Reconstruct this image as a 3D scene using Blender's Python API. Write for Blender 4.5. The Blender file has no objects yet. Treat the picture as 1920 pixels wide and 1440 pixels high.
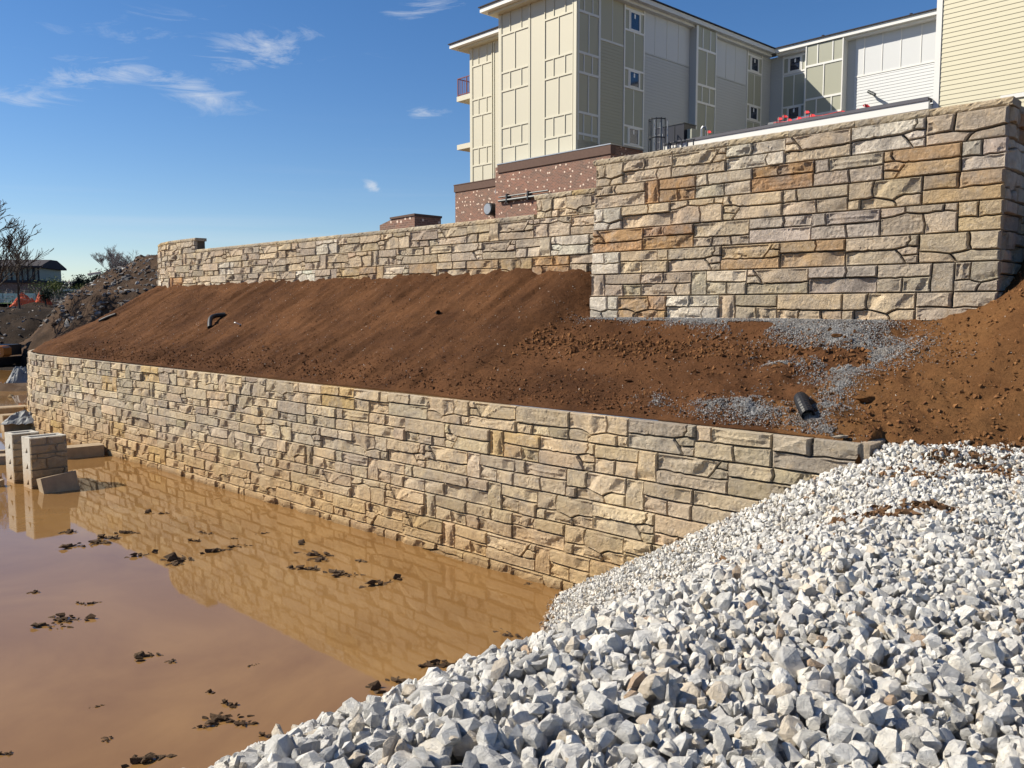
import bpy, bmesh, math, random
import numpy as np
from mathutils import Vector, Matrix
from mathutils.geometry import delaunay_2d_cdt
random.seed(7); RNG = np.random.default_rng(7)
R = math.radians
SC = bpy.context.scene
COL = SC.collection
CAM_H = 4.55

# ------------------------------------------------------------------ camera, sky, sun, exposure
cam_d = bpy.data.cameras.new('camera'); cam = bpy.data.objects.new('camera', cam_d); COL.objects.link(cam)
cam_d.sensor_width = 36; cam_d.lens = 36 * 1600 / 1920; cam_d.clip_start = .05; cam_d.clip_end = 3000
cam.location = (0, 0, CAM_H); cam.rotation_euler = (R(85), 0, 0)
SC.camera = cam
SUN_DIR = Vector((-.996 * math.cos(R(39)), .085 * math.cos(R(39)), math.sin(R(39)))).normalized()
sd = bpy.data.lights.new('sun', 'SUN'); sd.energy = 5.0; sd.angle = R(.5); sd.color = (1, .915, .76)
sun = bpy.data.objects.new('sun', sd); COL.objects.link(sun)
sun.rotation_euler = SUN_DIR.to_track_quat('Z', 'Y').to_euler(); sun.location = (-30, 10, 40)

world = bpy.data.worlds.new('World'); SC.world = world; world.use_nodes = True
wt = world.node_tree; wt.nodes.clear()
def WN(t, **k):
    n = wt.nodes.new(t)
    for a, b in k.items(): setattr(n, a, b)
    return n
def wmath(op, a, b=None, c=None):
    n = WN('ShaderNodeMath', operation=op)
    for i, v in enumerate((a, b, c)):
        if v is None: continue
        if isinstance(v, (int, float)): n.inputs[i].default_value = v
        else: wt.links.new(v, n.inputs[i])
    return n.outputs[0]
sky = WN('ShaderNodeTexSky', sky_type='NISHITA', sun_disc=False)
sky.sun_elevation = R(39); sky.sun_rotation = math.atan2(SUN_DIR.x, SUN_DIR.y)
sky.altitude = 300; sky.air_density = 1.0; sky.dust_density = .1; sky.ozone_density = 3.0
hsv = WN('ShaderNodeHueSaturation'); hsv.inputs['Hue'].default_value = .502; hsv.inputs['Saturation'].default_value = 1.24
tm_ = WN('ShaderNodeMix', data_type='RGBA', blend_type='MULTIPLY'); tm_.inputs[0].default_value = 1; tm_.inputs[7].default_value = (1.02, 1.0, 1.05, 1)
wt.links.new(sky.outputs[0], tm_.inputs[6]); wt.links.new(tm_.outputs[2], hsv.inputs['Color'])
geo = WN('ShaderNodeTexCoord')
sx = WN('ShaderNodeSeparateXYZ'); wt.links.new(geo.outputs['Generated'], sx.inputs[0])
# wispy cirrus: project the view direction on a high flat layer
zc = wmath('MAXIMUM', sx.outputs[2], .03)
cx = wmath('DIVIDE', sx.outputs[0], zc); cy = wmath('DIVIDE', sx.outputs[1], zc)
cv = WN('ShaderNodeCombineXYZ'); wt.links.new(cx, cv.inputs[0]); wt.links.new(cy, cv.inputs[1])
mp = WN('ShaderNodeMapping'); mp.inputs['Rotation'].default_value = (0, 0, R(-17)); mp.inputs['Scale'].default_value = (1.0, 1.15, 1)
wt.links.new(cv.outputs[0], mp.inputs[0])
az = wmath('ARCTAN2', sx.outputs[0], sx.outputs[1]); av = WN('ShaderNodeCombineXYZ'); wt.links.new(az, av.inputs[0]); wt.links.new(sx.outputs[2], av.inputs[1])
mp = WN('ShaderNodeMapping'); mp.inputs['Rotation'].default_value = (0, 0, R(-12)); mp.inputs['Scale'].default_value = (8, 34, 1); wt.links.new(av.outputs[0], mp.inputs[0])
n1 = WN('ShaderNodeTexNoise'); n1.inputs['Scale'].default_value = 1.25; n1.inputs['Detail'].default_value = 12; n1.inputs['Roughness'].default_value = .7; n1.inputs['Distortion'].default_value = 1.0
wt.links.new(mp.outputs[0], n1.inputs['Vector'])
az = wmath('ARCTAN2', sx.outputs[0], sx.outputs[1]); av = WN('ShaderNodeCombineXYZ'); wt.links.new(az, av.inputs[0]); wt.links.new(sx.outputs[2], av.inputs[1])
def blob(x, y, rx, ry, rot=0.):
    m = WN('ShaderNodeMapping', vector_type='TEXTURE'); m.inputs['Location'].default_value = (x, y, 0)
    m.inputs['Rotation'].default_value = (0, 0, rot); m.inputs['Scale'].default_value = (rx, ry, 1)
    wt.links.new(av.outputs[0], m.inputs[0])
    l = WN('ShaderNodeVectorMath', operation='LENGTH'); wt.links.new(m.outputs[0], l.inputs[0])
    q = WN('ShaderNodeMapRange', interpolation_type='SMOOTHSTEP'); wt.links.new(l.outputs['Value'], q.inputs[0])
    q.inputs[1].default_value = 1.0; q.inputs[2].default_value = 0; q.inputs[3].default_value = 0; q.inputs[4].default_value = 1
    return q.outputs[0]
CLOUDS = []   # filled below with (x, y, rx, ry, rot, weight): where cirrus streaks gather; elsewhere the thin veil goes on
def sky_xy(px, py):
    a = (px - 960) / 1600; b = (720 - py) / 1600; p = R(5)
    d = Vector((a, math.cos(p) + b * math.sin(p), -math.sin(p) + b * math.cos(p))).normalized()
    return math.atan2(d.x, d.y), d.z
for (px, py, rx, ry, rot, w) in ((40, 185, 190, 40, .12, 1), (190, 140, 220, 48, .2, 1), (350, 165, 170, 50, -.2, 1), (480, 95, 170, 62, .15, 1), (600, 60, 130, 40, .2, .6),
                           (790, 15, 160, 34, .15, .85), (790, 213, 80, 22, .1, 1.15), (702, 352, 40, 20, -.5, 1.5), (260, 55, 260, 45, .1, .5)):
    x, y = sky_xy(px, py); CLOUDS.append((x, y, rx / 1500, ry / 1500, rot, w))
for k_ in range(16):
    CLOUDS.append((1.1 + k_ * .31, .22 + .5 * ((k_ * .618) % 1), .22, .05, .2 * math.sin(k_ * 2.), .9))
acc = None
for (x, y, rx, ry, rot, w) in CLOUDS:
    v = wmath('MULTIPLY', blob(x, y, rx, ry, rot), w)
    acc = v if acc is None else wmath('MAXIMUM', acc, v)
thr = wmath('MULTIPLY_ADD', acc, -.22, .63)
dens = wmath('SUBTRACT', n1.outputs[0], thr)
dens = wmath('MULTIPLY', dens, 2.7); dens = wmath('MAXIMUM', dens, 0.); dens = wmath('MINIMUM', dens, .62)
dens = wmath('MULTIPLY', dens, wmath('MULTIPLY_ADD', acc, .85, .15))
# faint horizontal haze streaks low down
mp2 = WN('ShaderNodeMapping'); mp2.inputs['Scale'].default_value = (1.2, .9, 34); wt.links.new(geo.outputs['Generated'], mp2.inputs[0])
n2 = WN('ShaderNodeTexNoise'); n2.inputs['Scale'].default_value = 1.3; n2.inputs['Detail'].default_value = 3; wt.links.new(mp2.outputs[0], n2.inputs['Vector'])
lo = wmath('MULTIPLY', wmath('MAXIMUM', wmath('SUBTRACT', n2.outputs[0], .56), 0), .9)
band = WN('ShaderNodeMapRange', interpolation_type='SMOOTHSTEP'); wt.links.new(sx.outputs[2], band.inputs[0])
band.inputs[1].default_value = .24; band.inputs[2].default_value = .03; band.inputs[3].default_value = 0; band.inputs[4].default_value = 1
dens = wmath('ADD', dens, wmath('MULTIPLY', lo, band.outputs[0]))
mixc = WN('ShaderNodeMix', data_type='RGBA'); wt.links.new(dens, mixc.inputs[0]); wt.links.new(hsv.outputs[0], mixc.inputs[6])
mixc.inputs[7].default_value = (6.6, 7.0, 7.6, 1)
bg = WN('ShaderNodeBackground'); bg.inputs[1].default_value = .074
wt.links.new(mixc.outputs[2], bg.inputs[0])
wo = WN('ShaderNodeOutputWorld'); wt.links.new(bg.outputs[0], wo.inputs[0])
vs = SC.view_settings; vs.view_transform = 'Standard'; vs.look = 'None'; vs.gamma = 1; vs.use_curve_mapping = False; vs.exposure = 0.58

# ------------------------------------------------------------------ numeric helpers
def _h(ix, iy, iz, seed):
    n = (ix * 374761393 + iy * 668265263 + iz * 2147483647 + seed * 974634777) & 0xffffffff
    n = ((n ^ (n >> 13)) * 1274126177) & 0xffffffff
    return ((n ^ (n >> 16)) & 0xffff) / 65535.
def vnoise(p, seed=0):
    p = np.asarray(p, float)
    if p.shape[1] == 2: p = np.c_[p, np.zeros(len(p))]
    f = np.floor(p); i = f.astype(np.int64); t = p - f; t = t * t * (3 - 2 * t)
    out = 0
    for dx in (0, 1):
        for dy in (0, 1):
            for dz in (0, 1):
                w = (t[:, 0] if dx else 1 - t[:, 0]) * (t[:, 1] if dy else 1 - t[:, 1]) * (t[:, 2] if dz else 1 - t[:, 2])
                out = out + w * _h(i[:, 0] + dx, i[:, 1] + dy, i[:, 2] + dz, seed)
    return out * 2 - 1
def fbm(p, octv=4, seed=0, gain=.5):
    p = np.asarray(p, float); a = 1.; s = 0
    for k in range(octv): s = s + a * vnoise(p * 2.03 ** k + 13.7 * k, seed + k); a *= gain
    return s
def sstep(a, b, x):
    t = np.clip((x - a) / (b - a), 0, 1); return t * t * (3 - 2 * t)
U = np.array([-.72, .694]); N = np.array([.694, .72])        # along the stone walls (away, left) / into the bank
def W(s, n, z=0.): return (s * U[0] + n * N[0], s * U[1] + n * N[1], z)
def SNw(x, y): return x * U[0] + y * U[1], x * N[0] + y * N[1]
T0, C_N = 33.6, 22.45
def bend(t, n):
    """t metres along the bank and n metres into it -> s, n; the bank bends round behind t = T0"""
    t = np.asarray(t, float); n = np.asarray(n, float)
    a = np.clip(t - T0, 0, None) / 12.; r = C_N - n
    return np.where(t > T0, T0 + r * np.sin(a), t), np.where(t > T0, C_N - r * np.cos(a), n)

# ------------------------------------------------------------------ scene helpers
def props(o, label=None, cat=None, group=None, kind=None):
    if label: o['label'] = label
    if cat: o['category'] = cat
    if group: o['group'] = group
    if kind: o['kind'] = kind
    return o
def empty(name, loc, label, cat, group=None, rz=0):
    o = bpy.data.objects.new(name, None); COL.objects.link(o); o.empty_display_size = .2
    o.location = loc; o.rotation_euler = (0, 0, rz)
    return props(o, label, cat, group)
def mesh(name, v, f, mat, smooth=False):
    me = bpy.data.meshes.new(name); me.from_pydata([tuple(map(float, q)) for q in v], [], f)
    if mat: me.materials.append(mat)
    if smooth: me.polygons.foreach_set('use_smooth', [True] * len(me.polygons))
    me.update(); return me
def fastmesh(name, V, F, mat, smooth=False, tint=None):
    """V (n,3), F (m,3) numpy triangles"""
    me = bpy.data.meshes.new(name); V = np.asarray(V, np.float32); F = np.asarray(F, np.int32)
    me.vertices.add(len(V)); me.vertices.foreach_set('co', V.ravel())
    k = F.shape[1]
    me.loops.add(F.size); me.loops.foreach_set('vertex_index', F.ravel())
    me.polygons.add(len(F)); me.polygons.foreach_set('loop_start', np.arange(0, F.size, k, dtype=np.int32))
    me.polygons.foreach_set('loop_total', np.full(len(F), k, np.int32))
    me.polygons.foreach_set('use_smooth', np.full(len(F), smooth))
    if tint is not None:
        at = me.color_attributes.new('tint', 'FLOAT_COLOR', 'POINT'); at.data.foreach_set('color', np.c_[tint, np.ones(len(tint))].astype(np.float32).ravel())
    if mat: me.materials.append(mat)
    me.update(calc_edges=True); me.validate(); return me
def obj(name, me, parent=None, loc=None, rot=None, sc=None):
    o = bpy.data.objects.new(name, me); COL.objects.link(o)
    if parent: o.parent = parent
    if loc is not None: o.location = loc
    if rot is not None: o.rotation_euler = rot
    if sc is not None: o.scale = sc
    return o
class MB:
    def __init__(s): s.v = []; s.f = []
    def box(s, x0, x1, y0, y1, z0, z1):
        b = len(s.v); s.v += [(x, y, z) for z in (z0, z1) for x, y in ((x0, y0), (x1, y0), (x1, y1), (x0, y1))]
        s.f += [tuple(b + i for i in q) for q in ((3, 2, 1, 0), (4, 5, 6, 7), (0, 1, 5, 4), (1, 2, 6, 5), (2, 3, 7, 6), (3, 0, 4, 7))]; return s
    def poly(s, pts, d):
        """prism: base polygon pts (3d) pushed by vector d"""
        b = len(s.v); n = len(pts); d = Vector(d)
        s.v += [tuple(p) for p in pts] + [tuple(Vector(p) + d) for p in pts]
        s.f += [tuple(range(b + n - 1, b - 1, -1)), tuple(range(b + n, b + 2 * n))] + [(b + i, b + (i + 1) % n, b + n + (i + 1) % n, b + n + i) for i in range(n)]; return s
    def tube(s, pts, rad, k=8, caps=True):
        pts = [Vector(p) for p in pts]; b = len(s.v); n = len(pts)
        rads = rad if hasattr(rad, '__len__') else [rad] * n
        up = None
        for i, p in enumerate(pts):
            t = (pts[min(i + 1, n - 1)] - pts[max(i - 1, 0)]).normalized()
            if up is None: up = t.orthogonal().normalized()
            up = (up - t * up.dot(t)).normalized(); w = t.cross(up)
            for j in range(k):
                a = 2 * math.pi * j / k; s.v.append(tuple(p + (up * math.cos(a) + w * math.sin(a)) * rads[i]))
        for i in range(n - 1):
            for j in range(k): s.f.append((b + i * k + j, b + i * k + (j + 1) % k, b + (i + 1) * k + (j + 1) % k, b + (i + 1) * k + j))
        if caps: s.f += [tuple(b + j for j in range(k - 1, -1, -1)), tuple(b + (n - 1) * k + j for j in range(k))]
        return s
    def build(s, name, mat, parent=None, smooth=False, **k):
        return obj(name, mesh(name, s.v, s.f, mat, smooth), parent, **k)

# ------------------------------------------------------------------ materials
def newmat(name):
    m = bpy.data.materials.new(name); m.use_nodes = True; t = m.node_tree; b = t.nodes['Principled BSDF']; return m, t, b
def nd(t, typ, ins=None, **k):
    n = t.nodes.new(typ)
    for a, b in k.items(): setattr(n, a, b)
    for a, b in (ins or {}).items():
        if hasattr(b, 'links') or isinstance(b, bpy.types.NodeSocket): t.links.new(b, n.inputs[a])
        else: n.inputs[a].default_value = b
    return n
def noise(t, vec, scale, detail=4, rough=.55, dist=0.):
    return nd(t, 'ShaderNodeTexNoise', {'Vector': vec, 'Scale': scale, 'Detail': detail, 'Roughness': rough, 'Distortion': dist}).outputs['Fac']
def ramp(t, fac, stops):
    n = nd(t, 'ShaderNodeValToRGB', {'Fac': fac}); e = n.color_ramp.elements
    while len(e) < len(stops): e.new(.5)
    for el, (p, c) in zip(e, stops): el.position = p; el.color = c if len(c) == 4 else (*c, 1)
    return n.outputs['Color']
def mrange(t, v, a, b, c=0., d=1.):
    return nd(t, 'ShaderNodeMapRange', {0: v, 1: a, 2: b, 3: c, 4: d}).outputs[0]
def mix(t, f, a, b, mode='MIX'):
    n = nd(t, 'ShaderNodeMix', {0: f}, data_type='RGBA', blend_type=mode)
    for i, v in ((6, a), (7, b)):
        if isinstance(v, bpy.types.NodeSocket): t.links.new(v, n.inputs[i])
        else: n.inputs[i].default_value = (*v, 1) if len(v) == 3 else v
    return n.outputs[2]
def mth(t, op, a, b=0., c=0.): return nd(t, 'ShaderNodeMath', {0: a, 1: b, 2: c}, operation=op).outputs[0]
def bump(t, b, h, dist, strength=1., nrm=None):
    n = nd(t, 'ShaderNodeBump', {'Height': h, 'Distance': dist, 'Strength': strength})
    if nrm is not None: t.links.new(nrm, n.inputs['Normal'])
    t.links.new(n.outputs[0], b.inputs['Normal']); return n.outputs[0]
def gpos(t): return nd(t, 'ShaderNodeNewGeometry').outputs['Position']
def plain(name, col, rough=.7, var=.12, scale=6., metal=0., bmp=0., spec=.4):
    m, t, b = newmat(name); p = nd(t, 'ShaderNodeTexCoord').outputs['Object']
    f = noise(t, p, scale, 5, .6)
    t.links.new(mix(t, f, tuple(c * (1 - var) for c in col), tuple(min(1, c * (1 + var)) for c in col)), b.inputs['Base Color'])
    b.inputs['Roughness'].default_value = rough; b.inputs['Metallic'].default_value = metal; b.inputs['Specular IOR Level'].default_value = spec
    if bmp: bump(t, b, noise(t, p, scale * 6, 4), bmp)
    return m
def stone_mat(name, attr, muddy=False):
    m, t, b = newmat(name); p = gpos(t)
    if attr: tint = nd(t, 'ShaderNodeAttribute', attribute_name='tint').outputs['Color']
    else: tint = nd(t, 'ShaderNodeObjectInfo').outputs['Color']
    c = mix(t, mrange(t, noise(t, p, 2.2, 5, .6, .4), .44, .66), tint, mix(t, .6, tint, (.29, .255, .225)))
    c = mix(t, mrange(t, noise(t, p, 5.5, 6, .7, .8), .54, .74, 0, .6), c, mix(t, .6, c, (.46, .30, .13)))
    c = mix(t, mrange(t, noise(t, p, 9, 6, .7), .55, .78, 0, .55), c, (.62, .57, .50))
    c = mix(t, mrange(t, noise(t, p, 38, 4, .7), .38, .30, 0, .5), c, mix(t, 1, c, (.45, .42, .40), 'MULTIPLY'))
    if muddy:
        z = nd(t, 'ShaderNodeSeparateXYZ', {0: p}).outputs[2]
        zz = mth(t, 'MULTIPLY_ADD', noise(t, p, 1.1, 4, .6), -1.5, mth(t, 'ADD', z, .75))
        c = mix(t, mrange(t, zz, 1.45, .35, 0, .85), c, mix(t, .6, c, (.48, .28, .09)))
        c = mix(t, mrange(t, z, .10, .04, 0, .6), c, (.24, .135, .055))
    c = mix(t, mrange(t, noise(t, p, 14, 3), .2, .8, .0, 1), mix(t, 1, c, (.86, .86, .86), 'MULTIPLY'), mix(t, 1, c, (1.1, 1.1, 1.1), 'MULTIPLY'))
    t.links.new(c, b.inputs['Base Color']); b.inputs['Roughness'].default_value = .9; b.inputs['Specular IOR Level'].default_value = .2
    n1_ = bump(t, b, noise(t, p, 17, 8, .74, .8), .055, 1.)
    bump(t, b, noise(t, p, 90, 4, .7), .008, .8, n1_)
    return m
def rock_mat(name, attr):
    m, t, b = newmat(name)
    if attr: tint = nd(t, 'ShaderNodeAttribute', attribute_name='tint').outputs['Color']; p = gpos(t)
    else: tint = nd(t, 'ShaderNodeObjectInfo').outputs['Color']; p = gpos(t)
    c = mix(t, mrange(t, noise(t, p, 11, 6, .65, .5), .42, .66), tint, mix(t, 1, tint, (.80, .79, .78), 'MULTIPLY'))
    c = mix(t, mrange(t, noise(t, p, 3.1, 4, .6), .55, .72, 0, .35), c, (.62, .50, .36))
    c = mix(t, mrange(t, noise(t, p, 45, 5, .7), .52, .75, 0, .5), c, (.55, .55, .55))
    t.links.new(c, b.inputs['Base Color']); b.inputs['Roughness'].default_value = .95; b.inputs['Specular IOR Level'].default_value = .15
    n1_ = bump(t, b, noise(t, p, 22, 8, .72, .8), .030, 1.)
    bump(t, b, noise(t, p, 160, 4, .7), .004, .8, n1_)
    return m
def dirt_mat(name, dark, light, spk=.5, fine=1.):
    m, t, b = newmat(name); p = gpos(t)
    c = mix(t, mrange(t, noise(t, p, .55, 5, .6, .3), .36, .66), dark, light)
    c = mix(t, mrange(t, noise(t, p, 3.3, 6, .65), .4, .75, 0, .6), c, mix(t, 1, c, (1.35, 1.28, 1.2), 'MULTIPLY'))
    c = mix(t, mrange(t, noise(t, p, 21, 5, .7), .5, .3, 0, .6), c, mix(t, 1, c, (.6, .57, .55), 'MULTIPLY'))
    v = nd(t, 'ShaderNodeTexVoronoi', {'Vector': p, 'Scale': 22, 'Randomness': 1}); sp = mrange(t, v.outputs['Distance'], .13, .08)
    pick = mrange(t, nd(t, 'ShaderNodeSeparateColor', {0: v.outputs['Color']}).outputs[0], .93, .95)
    c = mix(t, mth(t, 'MULTIPLY', mth(t, 'MULTIPLY', sp, pick), spk), c, (.55, .47, .40))
    t.links.new(c, b.inputs['Base Color']); b.inputs['Roughness'].default_value = 1; b.inputs['Specular IOR Level'].default_value = .08
    n1_ = bump(t, b, noise(t, p, 11, 8, .76, .3), .08 * fine, 1.)
    bump(t, b, noise(t, p, 60, 5, .75), .015 * fine, .9, n1_)
    return m
M = {}
M['stone'] = stone_mat('wall_stone', False); M['stone_a'] = stone_mat('wall_stone_joined', True)
M['mud_stone'] = stone_mat('lower_wall_stone', False, True); M['mud_stone_a'] = stone_mat('lower_wall_stone_joined', True, True)
M['joint'] = plain('joint_shadow_concrete', (.10, .082, .065), .95, .2, 4)
M['rock'] = rock_mat('white_limestone', False); M['rock_a'] = rock_mat('white_limestone_joined', True)
M['dirt'] = dirt_mat('red_brown_soil', (.074, .034, .0165), (.150, .070, .032))
M['dirt_or'] = dirt_mat('orange_soil', (.145, .068, .029), (.215, .108, .044))
M['bed'] = dirt_mat('dusty_bed', (.42, .40, .36), (.55, .52, .48), .3)
M['mudclod'] = dirt_mat('wet_mud', (.085, .052, .032), (.17, .12, .08), .2)
M['darkdirt'] = dirt_mat('dark_rubble_soil', (.022, .017, .014), (.052, .037, .027), .8)
M['concrete'] = plain('precast_concrete', (.58, .55, .49), .85, .15, 5, bmp=.004)
m, t, b = newmat('mud_stained_precast'); p = gpos(t); z_ = nd(t, 'ShaderNodeSeparateXYZ', {0: p}).outputs[2]
c = mix(t, noise(t, p, 7, 6, .7), (.42, .385, .32), (.60, .57, .50))
c = mix(t, mrange(t, mth(t, 'MULTIPLY_ADD', noise(t, p, 4, 5, .7), -.9, mth(t, 'ADD', z_, .45)), .75, .0, 0, .85), c, (.40, .25, .12))
c = mix(t, mrange(t, noise(t, p, 13, 6, .75), .56, .7, 0, .6), c, (.30, .22, .14)); t.links.new(c, b.inputs['Base Color']); b.inputs['Roughness'].default_value = .9; bump(t, b, noise(t, p, 30, 6, .7), .02)
M['concrete_st'] = m
M['concrete_d'] = plain('muddy_precast', (.33, .25, .16), .9, .4, 5, bmp=.012)
M['cream'] = plain('cream_panel', (.525, .497, .395), .55, .02, 1)
M['creamtrim'] = plain('cream_trim', (.575, .545, .435), .5, .02, 1)
M['white'] = plain('white_trim', (.70, .695, .67), .45, .02, 1)
M['wpanel'] = plain('white_panel', (.56, .575, .59), .5, .02, 1)
M['taupe'] = plain('taupe_siding', (.36, .35, .27), .6, .04, 1)
M['bluegrey'] = plain('blue_grey_panel', (.50, .52, .54), .6, .03, 1)
M['grey'] = plain('light_grey_siding', (.43, .445, .45), .6, .03, 1)
M['greyp'] = plain('mid_grey_panel', (.56, .57, .56), .6, .03, 1)
M['dgrey'] = plain('olive_grey_panel', (.33, .335, .27), .6, .04, 1)
M['yellow'] = plain('pale_yellow_siding', (.565, .53, .39), .55, .02, 1)
M['roof'] = plain('dark_shingle', (.035, .03, .035), .9, .3, 9)
M['black'] = plain('black_plastic', (.012, .012, .014), .5, .2, 9)
M['dmetal'] = plain('dark_metal', (.05, .055, .06), .45, .2, 4, .5)
M['gmetal'] = plain('galvanised_metal', (.35, .36, .38), .4, .15, 5, .7)
M['navy'] = plain('navy_cabinet', (.012, .014, .026), .4, .15, 2)
M['red'] = plain('red_flagging', (.75, .03, .04), .6, .1, 6)
M['maroon'] = plain('maroon_rail', (.16, .035, .035), .5, .1, 4)
M['orange'] = plain('orange_net', (.80, .13, .04), .7, .2, 5)
M['exc'] = plain('orange_machine_paint', (.50, .17, .03), .45, .15, 3)
M['glass'] = plain('window_glass', (.012, .02, .045), .06, .1, 1, spec=1.)
M['sticker'] = plain('white_sticker', (.8, .8, .8), .6, .02, 3)
M['bark'] = plain('bark', (.07, .055, .045), .95, .3, 9)
M['asph'] = plain('deck_membrane', (.10, .10, .12), .8, .1, 3)
M['plastic'] = plain('clear_plastic_sheet', (.17, .18, .19), .6, .25, 3)
M['tarp'] = plain('blue_grey_tarp', (.09, .11, .17), .5, .2, 3)
M['capst'] = M['stone']
# brick
m, t, b = newmat('red_brick'); pc = nd(t, 'ShaderNodeTexCoord').outputs['Object']; sp = nd(t, 'ShaderNodeSeparateXYZ', {0: pc})
bv = nd(t, 'ShaderNodeCombineXYZ', {0: mth(t, 'ADD', sp.outputs[0], sp.outputs[1]), 1: sp.outputs[2], 2: 0.})
bt = nd(t, 'ShaderNodeTexBrick', {'Vector': bv.outputs[0], 'Color1': (.235, .125, .085, 1), 'Color2': (.135, .085, .065, 1), 'Mortar': (.30, .22, .18, 1), 'Scale': 1., 'Mortar Size': .008, 'Brick Width': .21, 'Row Height': .075, 'Bias': .1})
c = mix(t, mrange(t, noise(t, pc, .6, 4), .35, .65), bt.outputs['Color'], mix(t, 1, bt.outputs['Color'], (1.3, 1.1, 1.05), 'MULTIPLY'))
vv = nd(t, 'ShaderNodeTexVoronoi', {'Vector': bv.outputs[0], 'Scale': 3.6, 'Randomness': 1}, voronoi_dimensions='2D')
sv = mrange(t, vv.outputs['Distance'], .19, .14)
gate = mrange(t, noise(t, pc, .45, 2), .38, .46)
pick = mrange(t, nd(t, 'ShaderNodeSeparateColor', {0: vv.outputs['Color']}).outputs[1], .5, .55)
c = mix(t, mth(t, 'MULTIPLY', mth(t, 'MULTIPLY', sv, gate), pick), c, (.78, .62, .50))
t.links.new(c, b.inputs['Base Color']); b.inputs['Roughness'].default_value = .9; bump(t, b, bt.outputs['Fac'], -.01)
M['brick'] = m
M['brickband'] = plain('dark_brick_band', (.115, .07, .055), .9, .25, 8)
# water: silty, opaque, mirror-smooth
m, t, b = newmat('muddy_water'); p = gpos(t)
c = mix(t, mrange(t, noise(t, p, .22, 6, .62, 1.6), .35, .65), (.195, .104, .038), (.250, .140, .052))
t.links.new(c, b.inputs['Base Color']); b.inputs['Roughness'].default_value = .03; b.inputs['IOR'].default_value = 1.36
pm = nd(t, 'ShaderNodeMapping', {0: p, 'Scale': (1, 1, 1)}).outputs[0]
bump(t, b, noise(t, pm, 1.6, 3, .5), .0012, .5)
M['water'] = m
# small gravel material / grass
M['gravel'] = stone_mat('grey_gravel', True)
M['grass'] = plain('green_grass', (.06, .13, .02), .9, .3, 4)
M['ltwig'] = plain('budding_twigs', (.13, .14, .04), .9, .3, 4)
M['ever'] = plain('evergreen_foliage', (.018, .03, .016), .9, .4, 4)
M['twig'] = plain('far_twigs', (.17, .145, .14), .95, .2, 4)

# ------------------------------------------------------------------ ground surfaces
def dirt_z(t, n):
    """height of the red soil bank at t along / n in (before noise)"""
    k = .40 + .14 * sstep(11.3, 12.7, t)
    z = 2.86 + np.clip(n - 10.5, -1.5, None) * k
    z = np.minimum(z, 4.37 + (5.60 - 4.37) * sstep(11.35, 12.6, t) + .0 * n)
    z = z - .10 * sstep(10.6, 12.4, n) * sstep(15.2, 13.2, n) * sstep(12, 16, t)
    m = sstep(5.0, 2.1, t)
    z = z - np.where(t < 4.13, .55 * sstep(11.3, 10.75, n), 0)
    zm = 2.70 + np.clip(n - 11.55, 0, None) * .93
    zm = np.minimum(zm, 6.6 + .05 * n)
    return z * (1 - m) + zm * m
def toe(n): return 7.70 + 0 * n + 1.10 * sstep(8.0, 10.4, n)
def rock_z(s, n):
    z = .585 * (toe(n) + .05 - s)
    k = .25; a = 2.84 - z                      # soft crest
    return np.where(a > k, z, np.where(a < -k, 2.84, z - (a - k) ** 2 / (4 * k)))

def sheet(name, mat, us, vs_, fn, smooth=True, kind='structure', tri=False):
    a, bgrid = np.meshgrid(us, vs_, indexing='ij'); P = fn(a.ravel(), bgrid.ravel())
    nu, nv = len(us), len(vs_); i = np.arange(nu - 1)[:, None] * nv + np.arange(nv - 1)[None]
    F = np.stack([i, i + nv, i + nv + 1, i + 1], -1).reshape(-1, 4)
    o = obj(name, fastmesh(name, P, F, mat, smooth)); props(o, kind=kind); return o
def f_dirt(t, n):
    n = np.where(t > 4.12, np.maximum(n, 10.60), n)
    z = dirt_z(t, n)
    amp = sstep(10.55, 10.9, n)
    P = np.c_[t, n]
    fall = sstep(11.5, 14, t) * .055 + .008
    z = z + amp * (fall * (fbm(np.c_[t * 2.6, n * .35], 3, 5) + .55 * np.abs(fbm(np.c_[t * 8.5 + n * .6, n * .9], 2, 6))) + .035 * fbm(P * .9, 4, 11) + .016 * fbm(P * 5, 3, 21) + .010 * np.abs(fbm(P * 13, 2, 31)))
    right = sstep(9, 6, t); z = z + amp * right * (.075 * fbm(P * 1.8, 4, 41) + .028 * np.maximum(fbm(P * 6.5, 3, 51), 0))
    # rutted lip just above the lower wall and under the big wall
    z = z + amp * .05 * np.maximum(0, fbm(P * 4, 3, 61)) * sstep(11.6, 10.9, n)
    fl = sstep(13.3, 13.9, n) * sstep(11.4, 11.2, t) * sstep(4.6, 5.4, t); z = z * (1 - fl) + fl * (4.36 + .01 * fbm(P * 3, 2, 62))
    s, nn = bend(t, n); x = s * U[0] + nn * N[0]; y = s * U[1] + nn * N[1]
    return np.c_[x, y, z]
ts = np.concatenate([np.arange(-9, 4, .09), np.arange(4, 13, .05), np.arange(13, T0, .075), np.arange(T0, T0 + 17, .12)])
dirt_main = sheet('soil_bank', M['dirt'], ts, np.concatenate([np.arange(9.3, 10.6, .12), np.arange(10.6, 15.62, .055)]), f_dirt)
dirt_main['label'] = 'red brown soil bank between the stone walls'
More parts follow.
